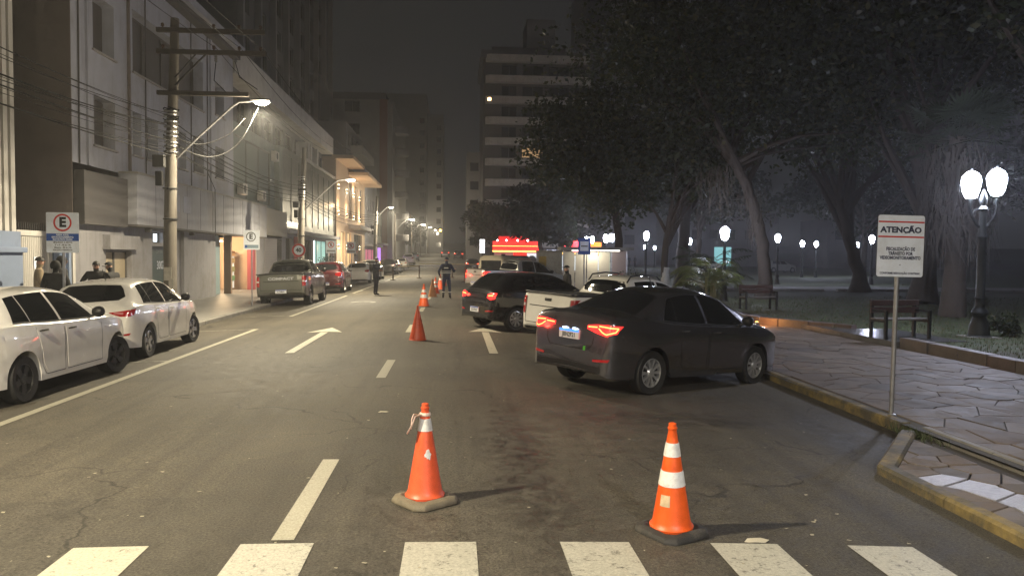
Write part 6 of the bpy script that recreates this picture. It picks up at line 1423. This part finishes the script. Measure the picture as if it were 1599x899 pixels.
k = thing('advertising_sign', 'tall white lit advertising panel left of the red kiosk', 'sign', (2.6, 80, SW_R)); bx(k, 'panel', emis('panel_white', (.95, .98, 1), 2.5), 0, .5, -.06, .06, 2.2, 3.6); bx(k, 'post', M_DARKSTEEL, .2, .3, -.04, .04, 0, 2.2)
k = thing('neon_stand', 'red and yellow lit stand among the trees right of the kiosk', 'kiosk', (11.5, 84, SW_R)); bx(k, 'base_wall', M_WALLW, 0, 5, 0, 3, 0, 2.2); bx(k, 'red_sign', emis('stand_red', (1, .04, .06), 2.0), .2, 2.0, -.2, -.05, 2.9, 3.8); bx(k, 'orange_sign', emis('stand_orange', (1, .3, .04), 2.0), 2.6, 4.6, -.2, -.05, 3.0, 3.5); bx(k, 'yellow_fascia', MATS['kiosk_yellow'], -.1, 5.1, -.2, -.003, 2.2, 2.42); bx(k, 'frame', M_DARKSTEEL, 0, 5, -.04, .1, 2.44, 2.9); bx(k, 'lit_wall', MATS['kiosk_white'], .2, 4.8, -.03, -.003, .4, 2.0)
k = thing('neon_sign', 'small red lit sign left of the blue bus stop sign', 'sign', (9.6, 60, SW_R)); bx(k, 'post', M_DARKSTEEL, -.04, .04, -.04, .04, 0, 2.2); bx(k, 'red_face', emis('neon_red', (1, .05, .06), 2.6), -.3, .3, -.06, .06, 2.2, 3.1)
k = thing('steel_cabinet', 'grey steel kiosk cabinet with yellow door behind the silver pickup', 'cabinet', (4.95, 46, SW_R), R(-6)); bx(k, 'box', M_GALV, 0, 1.5, 0, 1.2, 0, 2.15); bx(k, 'roof', M_CONC, -.08, 1.58, -.1, 1.3, 2.15, 2.25); bx(k, 'yellow_door', mat('door_yellow', (.42, .30, .08), .6), .1, .55, -.03, -.003, .1, 1.9); bx(k, 'sheet', M_GALV, .65, 1.45, -.025, -.003, .1, 1.95)
k = thing('bus_shelter', 'grey panelled bus shelter with flat roof behind the white pickup', 'bus shelter', (5.75, 40.5, SW_R), R(-3))
M_SHEL = mat('shelter_panel', (.50, .46, .38), .5, noise=.12, scale=2, dirt=(.2,.18,.15), dscale=1, damt=.6)
for i in range(4): bx(k, 'back_panel', M_SHEL, .03+.62*i, .60+.62*i, 0, .05, .05, 2.15)
bx(k, 'roof', M_CONC, -.2, 3.6, -.9, 1.5, 2.25, 2.4); bx(k, 'tube_lamp', emis('shelter_tube', (1, .95, .8), 6), .4, 2.9, -.62, -.56, 2.2, 2.245); point_light('shelter_light', (1.6, -.6, 2.1), 45, (1, .92, .74), k, .15)

for x in (-.02, 2.52, 3.35): bx(k, 'post', M_GALV, x, x+.06, -.02, .06, 0, 2.25)
bx(k, 'lit_glass', emis('shelter_glass', (.75, .85, .62), .30), 1.9, 2.5, .06, .09, .1, 2.1); bx(k, 'poster', mat('poster_grey', (.28, .22, .22), .5), 2.6, 3.33, -.01, .04, .1, 2.2); bx(k, 'poster_red_patch', mat('poster_red', (.45, .08, .09), .5), 2.68, 3.2, -.016, -.0105, .5, 1.0); bx(k, 'bench', M_CONC, .3, 2.4, .4, .8, .4, .48)
v = thing('parked_van', 'beige boxy van behind the bed of the silver pickup', 'van', (3.0, 44, zr(3)), R(-30))
mb = MB(); prof = [(-.85, .35), (.85, .35), (.88, 1.0), (.84, 1.4), (.72, 1.88), (.5, 1.98), (-.5, 1.98), (-.72, 1.88), (-.84, 1.4), (-.88, 1.0)]; vs = []
for y, q in ((-2.0, .93), (-1.9, 1), (1.6, 1), (1.95, .9)): vs += [(x*q, y, .35+(z-.35)*q) for x, z in prof]
n = 10; mb.add(vs, [(j*n+i, j*n+(i+1)%n, (j+1)*n+(i+1)%n, (j+1)*n+i) for j in range(3) for i in range(n)]+[tuple(range(n-1,-1,-1)), tuple(30+i for i in range(n))]).build('body', P_BEIGE, v, smooth=True)
bx(v, 'rear_window', M_GLASS, -.6, .6, -2.02, -1.99, 1.2, 1.7)
for sx in (-1, 1):
    for y0 in (-1.6, -.4, .7): bx(v, 'side_window', M_GLASS, sx*.80-.03, sx*.80+.03, y0, y0+.95, 1.25, 1.68)
    for y0 in (-1.3, 1.2): MB().lathe([(.2, -.09), (.31, -.08), (.31, .08), (.2, .09)], 20, 'x', (sx*.78, y0, .31)).build('wheel', M_RUBBER, v, smooth=True)

# ================================================================== TREES AND PLANTS
M_BARK = mat('bark', (.055, .041, .031), .9, noise=.35, scale=6, bump=1.0, bscale=14, dirt=(.045,.036,.028), dscale=3, damt=.8)
M_BARKW = mat('bark_limed', (.42, .41, .38), .85, noise=.2, scale=6, bump=.6, bscale=14)
M_LEAF = [leafmat('leaf_dark', (.022, .030, .013), .4), leafmat('leaf_mid', (.036, .046, .018), .4), leafmat('leaf_olive', (.075, .070, .028), .45)]
M_LEAFP = [leafmat('leaf_far_dark', (.014, .018, .011), .6), leafmat('leaf_far_mid', (.022, .027, .015), .6), leafmat('leaf_far_olive', (.034, .034, .02), .6)]
def leaves(mb, c, rx, ry, rz_, n, size, rs, shell=.5):
    for i in range(n):
        d = Vector((rs.gauss(0, 1), rs.gauss(0, 1), rs.gauss(0, 1))).normalized(); r = shell+(1-shell)*rs.random()**.7
        if rs.random() < .25: r *= rs.random()
        p = c+Vector((d.x*rx*r, d.y*ry*r, d.z*rz_*r))
        a = Vector((rs.gauss(0, 1), rs.gauss(0, 1), rs.gauss(-.3, .7))).normalized(); s = size*rs.uniform(.6, 1.4); w = a.cross(Vector((rs.gauss(0, 1), rs.gauss(0, 1), rs.gauss(0, 1)))).normalized()*s*.28
        mb.cur = rs.choices((0, 1, 2), (5, 4, 1.4))[0]
        o = len(mb.v); mb.v += [tuple(p), tuple(p+a*s*.45+w), tuple(p+a*s), tuple(p+a*s*.45-w)]; mb.f.append((o, o+1, o+2, o+3)); mb.mi.append(mb.cur)
def tree(label, x, y, z, trunk, crown, nblob, nleaf, size, seed, lm=None, bark=None, limed=0, name='park_tree', group='park trees', strands=None):
    """trunk: list of (dx,dy,z,r); crown: centre (dx,dy,z) and radii"""
    rs = random.Random(seed); t = thing(name, label, 'tree', (x, y, z), 0, group); bark = bark or M_BARK
    pts = [(a, b_, c) for a, b_, c, r in trunk]; rr = [r for *_, r in trunk]
    # resample the trunk with wobble and root flare
    P = []; Rr = []
    for i in range(len(pts)-1):
        for k in range(4):
            q = k/4; p = Vector(pts[i]).lerp(Vector(pts[i+1]), q); r = rr[i]+(rr[i+1]-rr[i])*q
            P.append(p+Vector((rs.gauss(0, .03*r/.2), rs.gauss(0, .03*r/.2), 0))); Rr.append(r*rs.uniform(.93, 1.07))
    P.append(Vector(pts[-1])); Rr.append(rr[-1]); Rr[0] *= 1.5; Rr[1] *= 1.1
    tm = MB(); tm.tube(P, Rr, 12); to = tm.build('trunk', bark, t, smooth=True, angle=60)
    if limed: MB().tube([P[0], P[0].lerp(Vector(pts[1]), .5), Vector((P[0].x, P[0].y, limed))], [Rr[0]*.86, Rr[2]*1.15, Rr[2]*1.1], 12).build('limewash', M_BARKW, to, smooth=True)
    cc = Vector(crown[0]); cr = crown[1]; mb = MB(); lim = MB(); topp = Vector(pts[-1])
    for k in range(nblob):
        d = Vector((rs.gauss(0, 1), rs.gauss(0, 1), rs.gauss(0, .8))).normalized(); r = rs.uniform(.35, .85); c = cc+Vector((d.x*cr[0]*r, d.y*cr[1]*r, d.z*cr[2]*r))
        q = rs.uniform(.24, .42); leaves(mb, c, cr[0]*q, cr[1]*q, cr[2]*q*.85, nleaf//nblob, size, rs)
        if k % 2 == 0 and k < 24:
            st = Vector(pts[-2]).lerp(topp, rs.random()); mid = st.lerp(c, .5)+Vector((rs.gauss(0, .3), rs.gauss(0, .3), rs.uniform(.1, .6))); lim.tube([st, st.lerp(mid, .5)+Vector((0, 0, .15)), mid, c], [rr[-1]*.8, rr[-1]*.55, rr[-1]*.35, .03], 7)
    if lim.v: lim.build('limbs', bark, t, smooth=True)
    mb.build('crown', lm or M_LEAF, t)
    if strands:
        sm = MB()
        for (sx, sy, sz, n, ln, spread) in strands:
            for i in range(n):
                px = sx+rs.gauss(0, spread); py = sy+rs.gauss(0, spread*.7); l = ln*rs.uniform(.4, 1.1); w = rs.uniform(.006, .016)
                sm.tube([(px, py, sz+rs.uniform(-.3, .3)), (px+rs.gauss(0, .07), py+rs.gauss(0, .05), sz-l*.3), (px+rs.gauss(0, .10), py, sz-l*.6), (px+rs.gauss(0, .14), py, sz-l)], [w*1.2, w*rs.uniform(.5, 1.3), w*rs.uniform(.4, 1), w*.3], 4, cap=False)
        tag(sm.build('hanging_roots', mat('aerial_roots', (.065, .05, .036), .85), t), kind='stuff')
    return t
# leaning trunk with hanging roots
tree('large dark park tree with a thick leaning trunk hung with pale aerial roots', 13.7, 33, LAWN_Z, [(0, 0, 0, .34), (-.08, 0, 1.6, .27), (-.35, 0, 3.2, .25), (-.95, 0, 5.0, .22), (-2.0, .2, 6.8, .19)], ((.5, 1, 10.0), (7.5, 6, 4.6)), 44, 15000, .26, 21, strands=[(-.5, -.26, 3.6, 30, 1.6, .16), (-2.4, -.3, 5.6, 60, 2.0, .40), (-1.0, -.25, 4.6, 30, 1.5, .25)])
# rough bark ridges on the leaning trunk are vines
tree('park tree over the bus shelter with leaves catching the street light', 9.3, 43, LAWN_Z, [(0, 0, 0, .30), (0, 0, 2.2, .24), (-.3, 0, 4.5, .20), (-.8, 0, 6.5, .16)], ((-1.2, -1.5, 7.8), (5.2, 4.6, 4.0)), 40, 15000, .26, 22)
tree('limewashed park tree left of the small palm', 10.4, 37.5, LAWN_Z, [(0, 0, 0, .20), (0, 0, 2.0, .16), (.3, 0, 4.2, .13)], ((.3, .5, 7.0), (4.2, 4, 3.6)), 28, 9000, .25, 23, limed=1.3)
tree('huge dark tree filling the sky above the single lantern', 19, 30, LAWN_Z, [(0, 0, 0, .45), (.2, 0, 3, .38), (-.2, 0, 6.5, .3)], ((-1, 0, 13), (9.5, 7, 6)), 54, 17000, .30, 24)
tree('dark tree behind the white sign', 22, 40, LAWN_Z, [(0, 0, 0, .4), (-.6, 0, 2.2, .3), (-1.4, 0, 5, .24)], ((0, 0, 11), (8.5, 7, 6)), 46, 12000, .32, 25)
tree('dark tree at the right behind the palm with hanging fronds', 25, 28, LAWN_Z, [(0, 0, 0, .4), (0, 0, 3, .3), (.5, 0, 6, .24)], ((0, 0, 11), (7.5, 7, 6.5)), 46, 13000, .30, 26)
tree('tall dark tree far right over the double lantern', 17.5, 20.5, LAWN_Z, [(0, 0, 0, .4), (.1, 0, 4, .3), (-.3, 0, 8, .24)], ((.5, 0, 13.0), (7.0, 6, 5.0)), 44, 14000, .28, 27)
tree('dark tree crown above the shelter tree, reaching the top of the picture', 14.5, 48, LAWN_Z, [(0, 0, 0, .45), (0, 0, 4, .38), (.4, 0, 9, .3)], ((.5, 0, 16), (9, 8, 8.5)), 54, 15000, .36, 28)
for i, (x, y, h, r, lb) in enumerate(((6.9, 62, 8.6, 4.2, 'dark roadside tree in front of the apartment block'), (5.9, 88, 9.5, 4.3, 'roadside tree left of the kiosk lights'), (4.9, 104, 9.5, 3.8, 'dark roadside tree, last before the hill'), (11.0, 75, 11, 5.5, 'dark tree behind the red kiosk'), (20, 62, 12, 7, 'dark tree deep in the park left of the hung trunk'), (33, 60, 12, 8, 'dark tree deep in the park behind the white sign'), (45, 52, 13, 9, 'dark tree deep in the park at the right edge'), (8.0, 135, 11, 6, 'tree on the hill right of the road'), (-9.4, 140, 7, 3, 'street tree on the hill left of the road'), (6.5, 165, 10, 5, 'tree near the hilltop on the right'), (-9.0, 175, 8, 3.2, 'street tree near the hilltop on the left'))):
    tree(lb, x, y, LAWN_Z+hill(y), [(0, 0, 0, .26), (.1, 0, h*.25, .2), (-.1, 0, h*.5, .15)], ((0, 0, h*.62), (r, r*.9, h*.36)), 26, 6000, .42, 40+i, lm=M_LEAFP, name='background_tree', group='trees further back')
def frond(mb, base, az, L, rise, droop, rs, nl=18, ll=.5, w=.022, twist=0):
    d = Vector((math.cos(az), math.sin(az), 0)); pts = []
    for i in range(9):
        t = i/8; pts.append(Vector(base)+d*(L*t*(1-.15*t))+Vector((0, 0, rise*t-droop*t*t)))
    mb.cur = 1; mb.tube(pts, [.018*(1-.8*i/8) for i in range(9)], 4, cap=False); mb.cur = 0; sd = Vector((-d.y, d.x, 0))
    for i in range(nl):
        t = .12+.86*i/nl; k = min(7, int(t*8)); p = pts[k].lerp(pts[k+1], t*8-k); q = (pts[k+1]-pts[k]).normalized(); l = ll*math.sin(math.pi*(.15+.8*t))*rs.uniform(.85, 1.15)
        for s in (-1, 1):
            e = p+(sd*s*.8+q*.55+Vector((0, 0, -.25-.3*rs.random())))*l; m = p.lerp(e, .5)+Vector((0, 0, .05)); mb.quad(p, m+q*w, e, m-q*w)
M_FROND = [leafmat('frond_yellowgreen', (.10, .115, .035), .5), mat('frond_stem', (.22, .19, .08), .6)]; M_FRONDD = [leafmat('frond_dark', (.035, .05, .025), .5), mat('frond_stem_dark', (.05, .05, .03), .6)]
def areca(label, x, y, h, n, seed, m=M_FROND, L=1.6):
    rs = random.Random(seed); t = thing('palm', label, 'palm', (x, y, LAWN_Z), 0, 'small palms')
    mb = MB()
    for i in range(7):
        a = rs.random()*6.3; r = rs.uniform(.05, .25); MB().tube([(r*math.cos(a), r*math.sin(a), 0), (r*1.5*math.cos(a), r*1.5*math.sin(a), h*.5)], [.045, .035], 7).build('cane', m[1], t, smooth=True)
    for i in range(n):
        a = rs.random()*6.3; z = h*rs.uniform(.25, .7); f = MB(); frond(f, (.2*math.cos(a), .2*math.sin(a), z), a, L*rs.uniform(.7, 1.1), rs.uniform(.8, 1.7), rs.uniform(.6, 1.7), rs); f.build('frond', m, t)
    return t
areca('small yellow green palm lit beside the single lantern', 10.15, 30.0, 2.1, 24, 5); areca('dark feathery palm right of the lantern post', 12.3, 36, 2.6, 22, 6, M_FRONDD, 2.0); areca('small dark palm behind the sedan roof', 11.6, 33.5, 1.6, 16, 8, M_FRONDD, 1.3)
# fan palm with a skirt of dead fronds
rs = random.Random(15); t = thing('fan_palm', 'tall palm with a skirt of pale dead fronds behind the white sign', 'palm', (15.6, 23.0, LAWN_Z))
MB().tube([(0, 0, 0), (.05, 0, 1.5), (-.05, 0, 3.4), (0, 0, 5.6)], [.40, .30, .27, .24], 14).build('trunk', M_BARK, t, smooth=True)
sm = MB()
for i in range(900):
    a = rs.random()*6.3; z = rs.uniform(2.4, 5.3); r = .28; l = rs.uniform(.7, 1.5); o = rs.uniform(.3, .85); p = Vector((r*math.cos(a), r*math.sin(a), z)); m = p+Vector((o*math.cos(a), o*math.sin(a), .05)); e = m+Vector((rs.gauss(0, .22), rs.gauss(0, .2), -l)); w = Vector((-math.sin(a), math.cos(a), 0))*rs.uniform(.010, .03)
    sm.add([p-w*.4, p+w*.4, m+w, m-w, e+w*.1, e-w*.1], ((0,1,2,3),(3,2,4,5)))
tag(sm.build('dead_frond_skirt', mat('dead_frond', (.06, .05, .042), .85, noise=.2, scale=5), t), kind='stuff')
for i in range(26):
    a = rs.random()*6.3; el = rs.uniform(-.2, 1.0); f = MB(); c = Vector((0, 0, 5.5)); d = Vector((math.cos(a)*math.cos(el), math.sin(a)*math.cos(el), math.sin(el))); h = c+d*1.2; f.cur = 1; f.tube([c, h], .02, 4); f.cur = 0; sd = d.cross(Vector((0, 0, 1))).normalized(); up = sd.cross(d)
    for j in range(22):
        q = -1.9+3.8*j/21; e = h+(d*math.cos(q)+sd*math.sin(q))*rs.uniform(.75, 1.0)+Vector((0, 0, -.15*abs(q))); s_ = (d*-math.sin(q)+sd*math.cos(q))*.035; mm = h.lerp(e, .55); f.quad(h, mm+s_, e, mm-s_)
    f.build('fan_leaf', M_FRONDD, t)
def shrub(label, x, y, r, h, seed, n=1400):
    rs = random.Random(seed); t = thing('shrub', label, 'shrub', (x, y, LAWN_Z), 0, 'park shrubs'); mb = MB()
    for k in range(7): leaves(mb, Vector((rs.gauss(0, r*.4), rs.gauss(0, r*.4), h*rs.uniform(.35, .65))), r*.5, r*.5, h*.42, n//7, .10, rs, .3)
    mb.build('foliage', M_LEAF, t); MB().tube([(0, 0, 0), (0, 0, h*.5)], .03, 5).build('stem', M_BARK, t)
shrub('small round shrub at the foot of the double lantern', 13.15, 17.2, .38, .55, 3); shrub('dark shrub beside the limewashed tree', 9.6, 40, 1.1, 1.3, 4); shrub('dark shrub behind the red bench', 11.2, 34.6, .8, 1.2, 5); shrub('low shrub left of the hung trunk', 12.6, 38, .9, 1.1, 6)

# parked cars glinting beyond the park
for x, y, pm, lb in ((31, 92, P_WHITE, 'left one of two pale cars parked across the park'), (39, 90, P_SILVER, 'right one of two pale cars parked across the park'), (20, 100, P_WHITE, 'pale car parked far behind the bus shelter')):
    make_car('distant_car', lb, HATCH, pm, (x, y, LAWN_Z+.1), R(10), simple=True, rims='five', plate=None, group='cars across the park')

# ================================================================== HAZE
hz = MB().box(-80, 150, -30, 340, -3, 62).build('haze', [])
hm = bpy.data.materials.new('haze'); hm.use_nodes = True; nt = hm.node_tree
for nd in list(nt.nodes):
    if nd.type != 'OUTPUT_MATERIAL': nt.nodes.remove(nd)
out = [q for q in nt.nodes if q.type == 'OUTPUT_MATERIAL'][0]; pv = nt.nodes.new('ShaderNodeVolumePrincipled')
pv.inputs['Color'].default_value = (.92, .93, .96, 1); pv.inputs['Density'].default_value = HAZE_D; pv.inputs['Anisotropy'].default_value = .45
nt.links.new(pv.outputs[0], out.inputs['Volume']); hz.data.materials.append(hm); tag(hz, 'thin night fog over the whole street', 'haze', kind='stuff')
